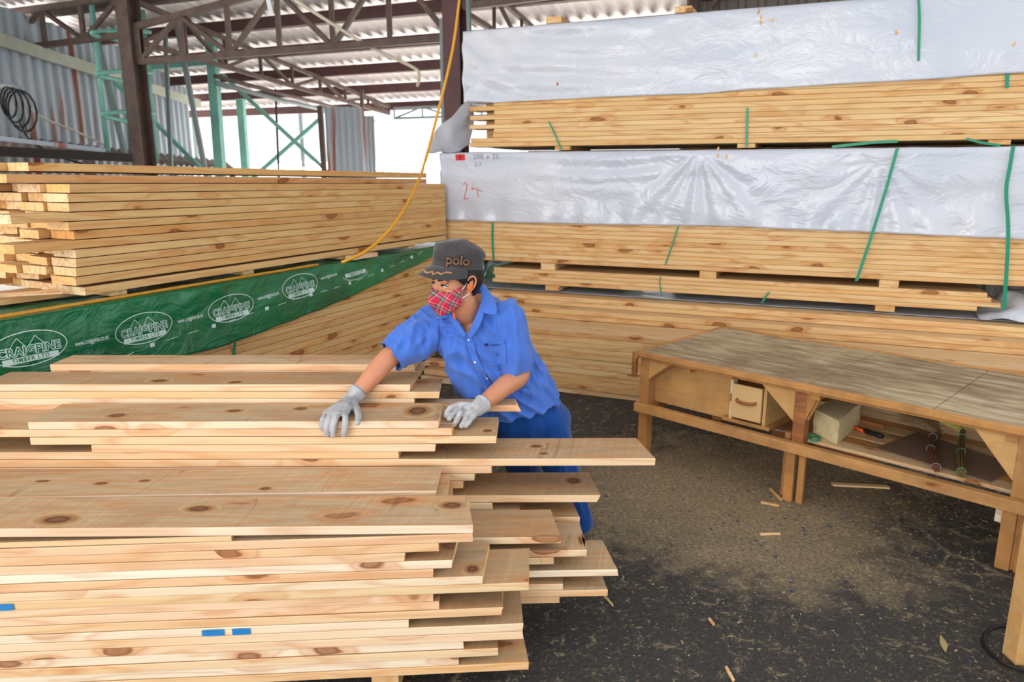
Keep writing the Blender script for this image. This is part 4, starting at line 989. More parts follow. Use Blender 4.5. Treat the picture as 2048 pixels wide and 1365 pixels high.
# beige block
A_, B_, C_ = (onshelf(u_, v_, ZS+.001)+TX*.015 for u_, v_ in ((1620, 864), (1668, 888), (1714, 848))); D_ = A_+(C_-B_)
hh = .128; up = Vector((0, 0, hh)); bm = bmesh.new(); tin = (A_+B_+C_+D_)/4
base = [A_, B_, C_, D_]; vs = [bm.verts.new(p) for p in base]+[bm.verts.new(p+up+(tin-p)*.05*(1 if i in (2, 3) else .0)+Vector((0, 0, .004*(-1)**i))) for i, p in enumerate(base)]
bm.faces.new(vs[:4][::-1]); bm.faces.new(vs[4:])
for i in range(4): bm.faces.new((vs[i], vs[(i+1) % 4], vs[4+(i+1) % 4], vs[4+i]))
bmesh.ops.subdivide_edges(bm, edges=bm.edges[:], cuts=5, use_grid_fill=True)
for v in bm.verts:
    if v.co.z > ZS+.01: v.co += Vector((noise.noise(v.co*22), noise.noise(v.co*22+Vector((5, 0, 0))), 0))*.006
me = bm_mesh(bm); o = mkobj('beige_block', me, plain('beige_fibre_block', (214, 196, 150), .9, 0, 30, .2, (190, 168, 120), .4), smooth=False); props(o, 'beige rough-faced block on the bench shelf', 'block')
# utility knife and scissors
r = empty('craft_knife', onshelf(1704, 854, ZS+.012), 'orange craft knife with black grip lying on the bench shelf', 'knife'); O = r.location.copy()
tube_obj('blade_body', [Vector((0, 0, 0)), onshelf(1731, 864, ZS+.012)-O], .009, plain('orange_plastic', (236, 92, 26), .4), r)
tube_obj('grip', [onshelf(1728, 862, ZS+.014)-O, onshelf(1738, 865, ZS+.014)-O, onshelf(1750, 869, ZS+.014)-O, onshelf(1760, 872, ZS+.014)-O, onshelf(1767, 874, ZS+.013)-O], [.011, .014, .012, .014, .010], M_BLACK, r)
r = empty('scissors', onshelf(1612, 872, ZS+.008), 'green-handled scissors poking out from behind the dark leg on the shelf', 'scissors'); O = r.location.copy()
for (cx, cy, rx, ry) in ((1607, 868, 12, 4), (1630, 877, 10, 5)):
    tube_obj('finger_loop', [onshelf(cx+rx*math.cos(t/12*6.283), cy+ry*math.sin(t/12*6.283), ZS+.008)-O for t in range(13)], .006, M_STRAP, r, 8)
bar_obj('blade', Vector((-.03, .02, 0)), Vector((-.13, .10, 0)), .012, .003, M_GREYPIPE, r)
# brown hardboard sheet
q = [onshelf(u, v, ZS+.002) for u, v in ((1750, 898), (1980, 966), (2040, 934), (1835, 866))]
bm = bmesh.new(); vs = [bm.verts.new(p) for p in q]+[bm.verts.new(p+Vector((0, 0, .005))) for p in q]
bm.faces.new(vs[:4][::-1]); bm.faces.new(vs[4:])
for i in range(4): bm.faces.new((vs[i], vs[(i+1) % 4], vs[4+(i+1) % 4], vs[4+i]))
props(mkobj('hardboard_sheet', bm_mesh(bm), plain('brown_hardboard', (112, 86, 72), .7, 0, 5, .25, (140, 112, 92))), 'dark brown hardboard sheet lying askew on the bench shelf under the brooms', 'board')
# two hand brooms
def broom(label, hpts, fan, colh, colb, band, seed):
    r = empty('hand_broom', onshelf(*hpts[0]), label, 'broom'); O = r.location.copy(); rr = random.Random(seed)
    H = [onshelf(*p)-O for p in hpts]; path = smooth_path(H, 6)
    bm = bmesh.new(); n = 16
    for k in range(n):
        a = k/n*6.283; rad = .0135*(.55+.45*(k % 2)); ofs = Vector((math.cos(a)*rad, math.sin(a)*rad*.4, math.sin(a)*rad))
        add_tube(bm, [p+ofs*(1+.25*math.sin(i*.25)) for i, p in enumerate(path)], .0042, 5)
    mkobj('handle', bm_mesh(bm), colh, r, True)
    for t in (.08, .45, .8):
        i = int(t*(len(path)-1)); c = path[i]; d = (path[min(i+1, len(path)-1)]-path[max(i-1, 0)]).normalized(); a = d.orthogonal().normalized(); b = d.cross(a)
        tube_obj('binding', [c+(a*math.cos(k/12*6.283)+b*math.sin(k/12*6.283))*.0195 for k in range(13)], .0022, band, r, 6)
    F = [onshelf(*p)-O for p in fan]; bm = bmesh.new(); s0 = path[-1]
    for k in range(300):
        t = rr.random(); e = F[0].lerp(F[1], t)+Vector((rr.uniform(-.02, .02), rr.uniform(-.02, .02), rr.uniform(-.012, .035)))
        m = s0.lerp(e, .5)+Vector((0, 0, rr.uniform(0, .02))); s = s0+Vector((rr.uniform(-.014, .014), rr.uniform(-.01, .01), rr.uniform(-.012, .012)))
        add_tube(bm, [s, m, e], [.0022, .0019, .0010], 4, False)
    o = mkobj('bristles', bm_mesh(bm), colb, r); o['kind'] = 'stuff'
broom('reddish-brown hand broom with dark bristles, left of the two on the shelf', [(1873, 938, ZS+.028), (1866, 912, ZS+.03), (1860, 892, ZS+.032), (1864, 876, ZS+.035), (1880, 868, ZS+.04)],
      [(1796, 838, ZS+.03), (1866, 838, ZS+.04)], plain('reed_brown', (112, 66, 44), .7, 0, 60, .4), plain('bristle_brown', (158, 130, 98), .8, 0, 60, .4), M_GREYPIPE, 3)
broom('olive hand broom with pale yellow bristles, right of the two on the shelf', [(1923, 948, ZS+.028), (1921, 915, ZS+.03), (1924, 885, ZS+.034), (1926, 862, ZS+.04)],
      [(1836, 832, ZS+.06), (1908, 838, ZS+.06)], plain('reed_olive', (116, 96, 52), .7, 0, 60, .4), plain('bristle_yellow', (200, 190, 104), .8, 0, 60, .4), M_GPALE, 5)
# second bench at the right edge, only its near leg is in view
f2 = atZ(2036, 1322, 0)
r = empty('side_bench', (f2.x, f2.y, 0), 'second wooden bench at the right edge, only one pale leg in view', 'workbench')
box_obj('leg', (-.03, -.03, 0), (.045, .045, .62), M_PLY, r); box_obj('leg', (.62, -.03, 0), (.69, .04, .62), M_PLY, r)
box_obj('leg', (.0, -.8, 0), (.07, -.73, .62), M_PLY, r); box_obj('leg', (.62, -.8, 0), (.69, -.73, .62), M_PLY, r)
box_obj('top', (.0, -.82, .62), (.70, .05, .66), M_TOP, r)
# floor litter
rl = random.Random(11); bm = bmesh.new()
def chip(x, y, l, w_, a, h=.0015, z=.001):
    c, s = math.cos(a), math.sin(a); vs = []
    tilt = rl.uniform(-.15, .15)*l
    for (px, py) in ((-l/2, -w_/2), (l/2, -w_/3), (l/2, w_/3), (-l/2, w_/2)):
        vs.append((x+px*c-py*s, y+px*s+py*c, z+(px/l+.5)*abs(tilt)*.3))
    lo = [bm.verts.new(v) for v in vs]; hi = [bm.verts.new((v[0], v[1], v[2]+h)) for v in vs]
    bm.faces.new(hi)
    for i in range(4): bm.faces.new((lo[i], lo[(i+1) % 4], hi[(i+1) % 4], hi[i]))
for k in range(4200):
    if rl.random() < .72: x, y = rl.gauss(1.35, .75), rl.gauss(3.75, .75)
    else: x, y = rl.uniform(-.2, 3.2), rl.uniform(1.9, 5.3)
    l = abs(rl.gauss(.004, .0045))+.002
    chip(x, y, l, l*rl.uniform(.12, .5), rl.uniform(0, 3.14))
o = mkobj('wood_shavings', bm_mesh(bm), plain('wood_shaving', (180, 160, 126), .85, 0, 9, .5, (120, 92, 60))); props(o, 'fine pale wood shavings scattered over the dark floor', 'wood shavings', kind='stuff')
bm = bmesh.new()
for k in range(240):
    x, y = rl.gauss(1.5, .6), rl.gauss(3.6, .6); s_ = rl.uniform(.003, .011)
    m = bmesh.ops.create_icosphere(bm, subdivisions=1, radius=s_)
    for v in m['verts']: v.co = Vector((v.co.x*rl.uniform(.9, 1.3), v.co.y, abs(v.co.z)*.4+.0))+Vector((x, y, 0))
o = mkobj('floor_pebbles', bm_mesh(bm), plain('slate_pebble', (70, 78, 96), .6)); props(o, 'small dark slate-blue pebbles among the sawdust in front of the bench', 'pebbles', kind='stuff')
for (u0, v0, u1, v1, w_, lb) in ((1664, 969, 1778, 975, .034, 'flat wood batten offcut on the floor under the bench shelf'), (1520, 1069, 1560, 1068, .012, 'thin pale splinter on the sawdust left of the middle bench leg'),
                                 (1418, 1238, 1428, 1250, .008, 'short bright splinter in the middle of the dark floor'), (1452, 1335, 1467, 1362, .009, 'pale splinter at the bottom edge of the dark floor'),
                                 (1208, 1192, 1226, 1212, .005, 'thin reddish sliver on the floor beside the front pile'), (1522, 1005, 1558, 1012, .014, 'pale splinter by the foot of the middle bench leg'),
                                 (1540, 978, 1562, 1000, .012, 'curled wood chip behind the foot of the middle bench leg')):
    a, b = atZ(u0, v0, .006), atZ(u1, v1, .006); bm = bmesh.new(); add_box(bm, (0, -w_/2, -.005), ((b-a).length, w_/2, .005), frame(a, b), .001)
    props(mkobj('wood_offcut' if w_ > .03 else 'wood_splinter', bm_mesh(bm), M_REDGE), lb, 'offcut' if w_ > .03 else 'splinter')
a, b = atZ(1881, 1272, .003), atZ(1891, 1306, .003); d = (b-a).normalized(); n_ = Vector((-d.y, d.x, 0)); pts = []
for i in range(9):
    t = i/8; pts.append(a.lerp(b, t)+n_*.014*math.sin(math.pi*t))
for i in range(7, 0, -1): t = i/8; pts.append(a.lerp(b, t)-n_*.010*math.sin(math.pi*t))
o = mkobj('dry_leaf', mesh(pts+[p+Vector((0, 0, .002)) for p in pts], [list(range(16))[::-1], list(range(16, 32))]+[(i, (i+1) % 16, 16+(i+1) % 16, 16+i) for i in range(16)]), plain('dry_leaf', (168, 150, 104), .8)); props(o, 'pale dry leaf lying on the floor near the right edge', 'leaf')
o = tube_obj('black_cable', smooth_path([atZ(2060, 1262, .008), atZ(2010, 1252, .008), atZ(1978, 1260, .008), atZ(1966, 1282, .008), atZ(1980, 1306, .008), atZ(2010, 1328, .008), atZ(2060, 1345, .008)], 6), .006, M_BLACK, seg=8); props(o, 'black cable curling on the floor by the right edge', 'cable')
# blue spray paint marks on two near edges of the front pile (patches of paint on those boards)
M_BLUE = plain('blue_spray_paint', (6, 112, 178), .7, 0, 14, .3, (70, 150, 190))
# ------------------------------------------------------------ PERSON
def ell(bm, c, ax, ay, az, seg=20):
    c = Vector(c); r = bmesh.ops.create_uvsphere(bm, u_segments=seg, v_segments=seg//2+2, radius=1)
    M = Matrix(((ax[0], ay[0], az[0], c.x), (ax[1], ay[1], az[1], c.y), (ax[2], ay[2], az[2], c.z), (0, 0, 0, 1)))
    for v in r['verts']: v.co = M @ v.co
def chain(bm, pts, rad, n=6):
    P = smooth_path(pts, n); R = []
    for i in range(len(rad)-1):
        for k in range(n): R.append(rad[i]+(rad[i+1]-rad[i])*k/n)
    R.append(rad[-1]); add_tube(bm, P, R, 20)
    for p, r in ((P[0], R[0]), (P[-1], R[-1])): ell(bm, p, (r, 0, 0), (0, r, 0), (0, 0, r), 16)
def loftrings(bm, rings, seg=36, exp=2.4, sub=4):
    """rings: (center, a vector, b vector); smooth in between"""
    Cn = smooth_path([r[0] for r in rings], sub); Aa = smooth_path([r[1] for r in rings], sub); Bb = smooth_path([r[2] for r in rings], sub); vr = []
    for c, a, b in zip(Cn, Aa, Bb):
        ring = []
        for k in range(seg):
            t = 2*math.pi*k/seg; ct, st = math.cos(t), math.sin(t)
            ring.append(bm.verts.new(c+a*math.copysign(abs(ct)**(2/exp), ct)+b*math.copysign(abs(st)**(2/exp), st)))
        vr.append(ring)
    for i in range(len(vr)-1):
        for k in range(seg): bm.faces.new((vr[i][k], vr[i][(k+1) % seg], vr[i+1][(k+1) % seg], vr[i+1][k]))
    bm.faces.new(vr[0][::-1]); bm.faces.new(vr[-1])
def remeshed(bm, voxel, it=6, fac=.5):
    me = bm_mesh(bm); o = bpy.data.objects.new('tmp', me); C.objects.link(o)
    m = o.modifiers.new('r', 'REMESH'); m.mode = 'VOXEL'; m.voxel_size = voxel; m.adaptivity = 0
    if it: s = o.modifiers.new('s', 'SMOOTH'); s.iterations = it; s.factor = fac
    bpy.context.view_layer.update()
    out = bpy.data.meshes.new_from_object(o.evaluated_get(bpy.context.evaluated_depsgraph_get()))
    bpy.data.objects.remove(o); bpy.data.meshes.remove(me); return out
def project(p):
    d = p-Vector((0, 0, CAM_H)); f = d.y*CP-d.z*SP; yy = -(d.z*CP+d.y*SP)
    return 1024+FPX*d.x/f, 682.5+FPX*yy/f
def skinmat():
    m, nt, b = newmat('skin'); tc = N(nt, 'ShaderNodeTexCoord'); n = noisetex(nt, tc.outputs['Object'], 14, 4, .6); n2 = noisetex(nt, tc.outputs['Object'], 90, 3, .6)
    nt.links.new(mixc(nt, math_(nt, 'MULTIPLY', n, .5), lin((206, 142, 106)), lin((178, 112, 82))), b.inputs['Base Color'])
    b.inputs['Roughness'].default_value = .48; b.inputs['Subsurface Weight'].default_value = .12; b.inputs['Subsurface Radius'].default_value = (.02, .008, .004)
    bump(nt, b, n2, .15, .001); return m
def clothmat(name, c, c2, scale=260):
    m, nt, b = newmat(name); tc = N(nt, 'ShaderNodeTexCoord'); n = noisetex(nt, tc.outputs['Object'], 7, 4, .6); f = noisetex(nt, tc.outputs['Object'], scale, 2, .5)
    nt.links.new(mixc(nt, math_(nt, 'MULTIPLY', n, .5), lin(c), lin(c2)), b.inputs['Base Color']); b.inputs['Roughness'].default_value = .8
    b.inputs['Sheen Weight'].default_value = .25; b.inputs['Specular IOR Level'].default_value = .2; bump(nt, b, f, .25, .0008); return m
M_SKIN = skinmat(); M_SHIRT = clothmat('blue_shirt_cloth', (72, 116, 204), (60, 100, 188)); M_TROU = clothmat('blue_trouser_cloth', (2, 68, 142), (2, 50, 112))
M_HAIR = plain('black_hair', (16, 14, 14), .55, 0, 60, .4, (34, 30, 28), .5); M_CAP = clothmat('charcoal_cap_cloth', (66, 63, 63), (50, 48, 49)); M_CAPD = plain('dark_brown_stitching', (52, 34, 30), .8); M_CAPB = plain('bronze_trim', (164, 118, 84), .6)
M_ORANGE = plain('orange_foam', (246, 110, 22), .6); M_WHITE = plain('white_elastic', (226, 226, 226), .6); M_EYE = plain('eye_white', (232, 226, 220), .25); M_IRIS = plain('dark_iris', (30, 18, 14), .2)
def glovemat():
    m, nt, b = newmat('grey_knit'); tc = N(nt, 'ShaderNodeTexCoord'); V = tc.outputs['Object']
    n = noisetex(nt, V, 22, 4, .6); f = noisetex(nt, vmul(nt, V, (420, 420, 260)), 1, 2, .5)
    c = mixc(nt, ramp(nt, n, [(.45, (0, 0, 0, 1)), (.7, (.8, .8, .8, 1))]), lin((184, 184, 186)), lin((128, 128, 130)))
    nt.links.new(mixc(nt, math_(nt, 'MULTIPLY', f, .35), c, lin((140, 140, 142))), b.inputs['Base Color']); b.inputs['Roughness'].default_value = .9; bump(nt, b, f, .6, .0015); return m
M_GLOVE = glovemat(); M_GTRIM = plain('purple_glove_trim', (84, 80, 130), .8)
def tartan():
    m, nt, b = newmat('red_tartan'); uv = nt.nodes.new('ShaderNodeUVMap'); uv.uv_map = 'UVMap'
    rot = nt.nodes.new('ShaderNodeVectorRotate'); rot.rotation_type = 'Z_AXIS'; rot.inputs['Angle'].default_value = .55; nt.links.new(uv.outputs[0], rot.inputs['Vector'])
    sx = nt.nodes.new('ShaderNodeSeparateXYZ'); nt.links.new(rot.outputs[0], sx.inputs[0]); R, G, B, W_, Y = (lin(c) for c in ((200, 20, 60), (40, 104, 84), (36, 56, 130), (230, 210, 214), (196, 150, 96)))
    cols = []
    for i in (0, 1):
        f = math_(nt, 'FRACT', math_(nt, 'MULTIPLY', sx.outputs[i], 24.0))
        cols.append(ramp(nt, f, [(0, R), (.34, B), (.42, G), (.52, Y), (.60, G), (.68, B), (.74, R), (.84, W_), (.88, R)], 'CONSTANT'))
    nt.links.new(mixc(nt, .5, cols[0], cols[1]), b.inputs['Base Color']); b.inputs['Roughness'].default_value = .8; return m
M_TART = tartan()

person = empty('person', (.30, 3.20, 0), 'person in blue work shirt, dark cap and red tartan mask, leaning over the front pile', 'person')
PO = person.location.copy()
def pobj(name, me, mat, parent=None, smooth=True):
    par = parent or person
    me.transform(Matrix.Translation(-PO)); o = mkobj(name, me, mat, par, smooth); return o
# head frame: x = the person's left, y = back, z = up
HO = atD(911, 562, 2.90)
yaw = math.radians(49); pit = math.radians(4); roll = math.radians(4)
F_ = Vector((-math.sin(yaw)*math.cos(pit), -math.cos(yaw)*math.cos(pit), -math.sin(pit)))
Lf = Vector((0, 0, 1)).cross(F_).normalized(); Up = F_.cross(Lf).normalized()
Lf2 = Lf*math.cos(roll)-Up*math.sin(roll); Up = Up*math.cos(roll)+Lf*math.sin(roll); Lf = Lf2; Bk = -F_
HM = Matrix(((Lf.x, Bk.x, Up.x, HO.x), (Lf.y, Bk.y, Up.y, HO.y), (Lf.z, Bk.z, Up.z, HO.z), (0, 0, 0, 1)))
hp = lambda x, y, z: HM @ Vector((x, y, z))
def hell(bm, c, r): ell(bm, hp(*c), Lf*r[0], Bk*r[1], Up*r[2], 24)
# torso rings (left end, right end in the picture, half depth)
def ring(L, R, b, nxt=None): return (Vector(L), Vector(R), b)
RT = [(atD(935, 828, 3.10), atD(1116, 788, 3.24), .135), (atD(925, 806, 3.08), atD(1109, 776, 3.22), .134), (atD(903, 762, 3.05), atD(1092, 742, 3.18), .126), (atD(884, 715, 3.03), atD(1070, 700, 3.10), .120),
      (atD(868, 668, 3.04), atD(1050, 658, 3.02), .114), (atD(862, 638, 3.06), atD(1036, 628, 2.98), .092), (atD(880, 617, 3.06), atD(1010, 607, 3.0), .070), (atD(905, 603, 3.04), atD(972, 594, 3.0), .055)]
def torso(bm, k, drop=0):
    rings = []
    for i, (L, R, b) in enumerate(RT):
        c = (L+R)/2; a = (R-L)/2; j0, j1 = max(i-1, 0), min(i+1, len(RT)-1)
        t = ((RT[j1][0]+RT[j1][1])/2-(RT[j0][0]+RT[j0][1])/2).normalized(); bb = t.cross(a).normalized()*b
        rings.append((c, a*k, bb*k))
    loftrings(bm, rings[drop:], exp=2.3)
SR, SL = atD(872, 648, 3.06), atD(1018, 640, 2.98)
ER, EL = atD(778, 716, 2.94), atD(1040, 748, 3.0)
WR, WL = atZ(703, 799, .826), atZ(953, 818, .800)
# body: one continuous skin surface
bm = bmesh.new()
hell(bm, (0, .015, .035), (.076, .096, .088)); hell(bm, (0, -.028, -.022), (.064, .062, .082)); hell(bm, (0, -.030, -.068), (.052, .054, .042)); hell(bm, (0, -.074, -.098), (.022, .020, .018))
for s in (-1, 1):
    hell(bm, (s*.042, -.060, -.026), (.022, .020, .018)); hell(bm, (s*.078, .012, -.004), (.008, .018, .030)); hell(bm, (s*.032, -.080, .019), (.024, .012, .008))
    hell(bm, (s*.032, -.0765, -.0145), (.019, .010, .007)); hell(bm, (s*.0335, -.0775, .0085), (.018, .0095, .0045))
chain(bm, [hp(0, -.082, .012), hp(0, -.096, -.018), hp(0, -.108, -.040)], [.010, .010, .014], 4)
hell(bm, (0, -.078, .035), (.044, .018, .024))
NB = atD(938, 632, 3.0)
chain(bm, [hp(0, .022, -.045), hp(.004, .028, -.10), NB+Vector((0, .03, -.02))], [.056, .054, .062], 5)
torso(bm, .86, 1)
for s_, e_, w_, r in ((SR, ER, WR, (.052, .047, .043, .042, .035, .026)), (SL, EL, WL, (.052, .047, .043, .043, .035, .025))):
    chain(bm, [s_, s_.lerp(e_, .5), e_, e_.lerp(w_, .35), e_.lerp(w_, .65), w_], r, 5)
LH = [atD(1072, 795, 3.22), atD(1112, 905, 3.20), atD(1162, 1052, 3.24)]; RH = [atD(1015, 800, 3.26), atD(1040, 920, 3.34), atD(1085, 1060, 3.50)]
for H in (LH, RH): chain(bm, [H[0], H[0].lerp(H[1], .5), H[1], H[1].lerp(H[2], .4), H[2]], [.085, .070, .052, .050, .036], 4)
me = remeshed(bm, .0036, 4, .5)
body = pobj('body', me, M_SKIN)
# ear rim and inner ear on the visible left ear
for s in (1, -1):
    tube_obj('ear_rim', [p-PO for p in smooth_path([hp(s*.079, -.004, .006), hp(s*.084, .002, .024), hp(s*.088, .018, .030), hp(s*.089, .031, .018), hp(s*.087, .030, -.004), hp(s*.083, .018, -.022), hp(s*.079, .004, -.032), hp(s*.076, -.002, -.026)], 4)], .0042, M_SKIN, body, 8)
bm = bmesh.new(); hell(bm, (.0875, .008, -.006), (.006, .008, .009)); hell(bm, (.090, .005, -.016), (.004, .006, .010)); pobj('earplug', bm_mesh(bm), M_ORANGE)
tube_obj('earplug_cord', [p-PO for p in smooth_path([atD(903, 615, 2.885), atD(905, 622, 2.875), atD(908, 632, 2.87), atD(910, 638, 2.875)], 4)], .004, M_ORANGE, person, 8)
# eyes, lids, brows
for s in (1, -1):
    bm = bmesh.new(); hell(bm, (s*.032, -.0712, -.002), (.0125, .0125, .0088)); e = pobj('eye', bm_mesh(bm), M_EYE)
    bm = bmesh.new(); hell(bm, (s*.032-.0035, -.0795, -.002), (.0064, .0054, .0062)); o = pobj('iris', bm_mesh(bm), M_IRIS, e)
    tube_obj('upper_lid', [p-PO for p in smooth_path([hp(s*.018, -.0835, -.004), hp(s*.025, -.0865, .0035), hp(s*.034, -.0860, .0045), hp(s*.042, -.0815, .001), hp(s*.048, -.074, -.002)], 4)], [.0012]+[.0024]*15+[.001], M_HAIR, body, 6)
    P = smooth_path([hp(s*.014, -.0925, .017), hp(s*.024, -.0945, .0225), hp(s*.036, -.0900, .0235), hp(s*.048, -.078, .0175)], 5); n = len(P)
    tube_obj('eyebrow', [p-PO for p in P], [.0018+.0026*math.sin(math.pi*min(1, (i+2)/n)) for i in range(n)], M_HAIR, body, 8)
# hair shell under the cap
bm = bmesh.new(); seg = 64; rg = 40; grid = []
for i in range(rg+1):
    th = math.pi*i/rg; row_ = []
    for j in range(seg):
        ph = 2*math.pi*j/seg; row_.append((.083*math.sin(th)*math.cos(ph), .014+.106*math.sin(th)*math.sin(ph), .020+.106*math.cos(th)))
    grid.append(row_)
vv = {}
def hv(i, j):
    j %= seg
    if (i, j) not in vv: 
        x, y, z = grid[i][j]; n_ = noise.noise(Vector((x*60, y*60, z*40)))*.003; vv[(i, j)] = bm.verts.new(hp(x*(1+n_*8), y*(1+n_*8), z))
    return vv[(i, j)]
def hair_ok(x, y, z):
    if z > .075: return True
    if y < -.045+(.0 if z > .03 else .0): return False
    if y < -.012: return z > -.004+(-.012-y)*.9
    if y < .035: return z > .0+.022*(1-abs(y-.012)/.03)
    return z > -.074+(.03 if abs(x) > .06 else 0)
for i in range(rg):
    for j in range(seg):
        x, y, z = grid[i][j]
        if hair_ok(x, y, z):
            try: bm.faces.new((hv(i, j), hv(i+1, j), hv(i+1, j+1), hv(i, j+1)))
            except ValueError: pass
o = pobj('hair', bm_mesh(bm), M_HAIR); m = o.modifiers.new('t', 'SOLIDIFY'); m.thickness = .007; m.offset = 0
# cap
ct = math.radians(9)
def cp(x, y, z):
    y2 = y*math.cos(ct)+z*math.sin(ct); z2 = -y*math.sin(ct)+z*math.cos(ct); return hp(x, y2+.006, z2+.056)
PROF = [(0, 1.0), (.012, .995), (.024, .98), (.030, .97), (.034, 1.0), (.048, 1.03), (.060, 1.02), (.074, .955), (.088, .83), (.098, .66), (.106, .42), (.110, .2), (.111, .02)]
CAx, CAy = .088, .108
def crown(phi, h):
    for (h0, s0), (h1, s1) in zip(PROF, PROF[1:]):
        if h <= h1: s_ = s0+(s1-s0)*(h-h0)/(h1-h0); break
    else: s_ = .02
    x, y = CAx*s_*math.sin(phi), -CAy*s_*math.cos(phi)+.008
    k = .0 if h < .03 else 1
    n_ = noise.noise(Vector((x*26, y*26, h*30)))*.010*k; z = h-.015*max(0, y/.1)*(h/.1)+(noise.noise(Vector((x*18, y*18, 3)))*.008 if h > .06 else 0)
    return cp(x*(1+n_*9), y*(1+n_*9), z)
seg = 72; rings = []; bm = bmesh.new(); P2 = []
for (h0, _), (h1, _) in zip(PROF, PROF[1:]):
    for k in range(3): P2.append(h0+(h1-h0)*k/3)
P2.append(PROF[-1][0])
for h in P2: rings.append([bm.verts.new(crown(2*math.pi*j/seg, h)) for j in range(seg)])
for i in range(len(rings)-1):
    for j in range(seg): bm.faces.new((rings[i][j], rings[i][(j+1) % seg], rings[i+1][(j+1) % seg], rings[i+1][j]))
bm.faces.new(rings[-1])
cap = pobj('cap', bm_mesh(bm), M_CAP); cap.modifiers.new('t', 'SOLIDIFY').thickness = .002; cap['label'] = 'charcoal military-style cap'
def brim(phi, r):
    x, y = CAx*math.sin(phi), -CAy*math.cos(phi)+.008; e = .060*math.cos(phi*1.12)**.7 if abs(phi*1.12) < 1.57 else 0
    dx, dy = math.sin(phi)*.55, -math.cos(phi)
    return cp(x+dx*e*r, y+dy*e*r, .004-.030*r*r*math.cos(phi)-.018*r*abs(math.sin(phi))-.006*r)
vs = []; fs = []; n1, n2 = 40, 8
for i in range(n1+1):
    ph = -1.38+2.76*i/n1
    for j in range(n2+1): vs.append(brim(ph, j/n2))
for i in range(n1):
    for j in range(n2): a = i*(n2+1)+j; fs.append((a, a+1, a+n2+2, a+n2+1))
o = pobj('cap_brim', mesh(vs, fs), M_CAP, cap); o.modifiers.new('t', 'SOLIDIFY').thickness = .004
tube_obj('brim_piping', [brim(-1.35+2.7*i/40, 1.0)-PO for i in range(41)], .0032, M_CAP, cap, 8)
tube_obj('band_seam', [crown(-1.5+3.0*i/40, .031)+(crown(-1.5+3.0*i/40, .031)-hp(0, .01, .09)).normalized()*.001-PO for i in range(41)], .0018, M_CAP, cap, 6)
for a_ in (-.9, .0, .9, 1.8, 2.7, 3.6):
    tube_obj('crown_seam', [crown(a_, .034+.07*k/12)+(crown(a_, .034+.07*k/12)-hp(0, .01, .09)).normalized()*.0005-PO for k in range(13)], .0011, M_CAP, cap, 6)
zig = [(-.55, .72), (-.35, .70), (-.1, .74), (.12, .86), (.28, .70), (.36, .84), (.46, .68), (.58, .76), (.70, .58), (.86, .60)]
Z = [(a[0]+(b[0]-a[0])*k/4, a[1]+(b[1]-a[1])*k/4) for a, b in zip(zig, zig[1:]) for k in range(4)]+[zig[-1]]
vs = []; fs = []
for i, (ph, r) in enumerate(Z):
    for dr in (-.055, .055): vs.append(brim(ph, r+dr)+Up*.0035)
for i in range(len(Z)-1): fs.append((2*i, 2*i+1, 2*i+3, 2*i+2))
o = pobj('brim_trim', mesh(vs, fs), M_CAPB, cap, False); o.modifiers.new('t', 'SOLIDIFY').thickness = .002; o['label'] = 'bronze zigzag trim'
def caplet(g, phi0, h0, off, slope, mat, name):
    vs = []
    for v in g[0]:
        ph = phi0+v.x/.098; h = h0+v.y+slope*v.x; p = crown(ph, max(.001, min(.09, h))); c = hp(0, .01, .075); vs.append(p+(p-c).normalized()*off)
    return pobj(name, mesh(vs, g[1]), mat, cap, False)
caplet(text_geo('polo', .050, .0036, .95), .98, .034, .0045, .0, M_CAPD, 'cap_lettering'); caplet(text_geo('polo', .050, .0004, .95), .98, .034, .0060, .0, plain('brown_thread', (128, 92, 72), .8), 'cap_lettering')
# tartan mask
vs = []; fs = []; uv = []; n1, n2 = 44, 20
for i in range(n1+1):
    th = math.radians(-78+156*i/n1); q = abs(math.degrees(th))/78
    zt = -.016-.010*math.sin(q*math.pi)**.8*(1 if q < .9 else .6)+.012*q*q; zb_ = -.128+.050*q**1.5
    if q < .15: zt += .006*(1-q/.15)
    for j in range(n2+1):
        t = j/n2; z = zt+(zb_-zt)*t; sh = 1-.20*max(0, t-.35)**1.3; nose = .028*math.exp(-(math.degrees(th)/16)**2)*math.exp(-((t-.38)/.38)**2)
        x = .080*math.sin(th)*sh; y = -(.004+.096*math.cos(th)**.85*sh+nose)-.006*math.sin(math.pi*t)
        vs.append(hp(x, y, z)+Vector((0, 0, noise.noise(Vector((th*5, t*5, 0)))*.002))); uv.append((th*.085, z))
for i in range(n1):
    for j in range(n2): a = i*(n2+1)+j; fs.append((a, a+1, a+n2+2, a+n2+1))
me = mesh(vs, fs); ul = me.uv_layers.new(name='UVMap')
for lp in me.loops: ul.data[lp.index].uv = uv[lp.vertex_index]
mask = pobj('face_mask', me, M_TART); mask.modifiers.new('t', 'SOLIDIFY').thickness = .002; mask['label'] = 'red tartan cloth face mask'
for s in (1, -1):
    tube_obj('ear_loop', [p-PO for p in smooth_path([hp(s*.0765, -.026, -.018), hp(s*.0815, -.010, .004), hp(s*.086, .006, .030), hp(s*.083, .032, .030)], 4)], .0018, M_WHITE, mask, 6)
    tube_obj('ear_loop', [p-PO for p in smooth_path([hp(s*.072, -.026, -.052), hp(s*.076, -.008, -.045), hp(s*.079, .010, -.036)], 4)], .0018, M_WHITE, mask, 6)
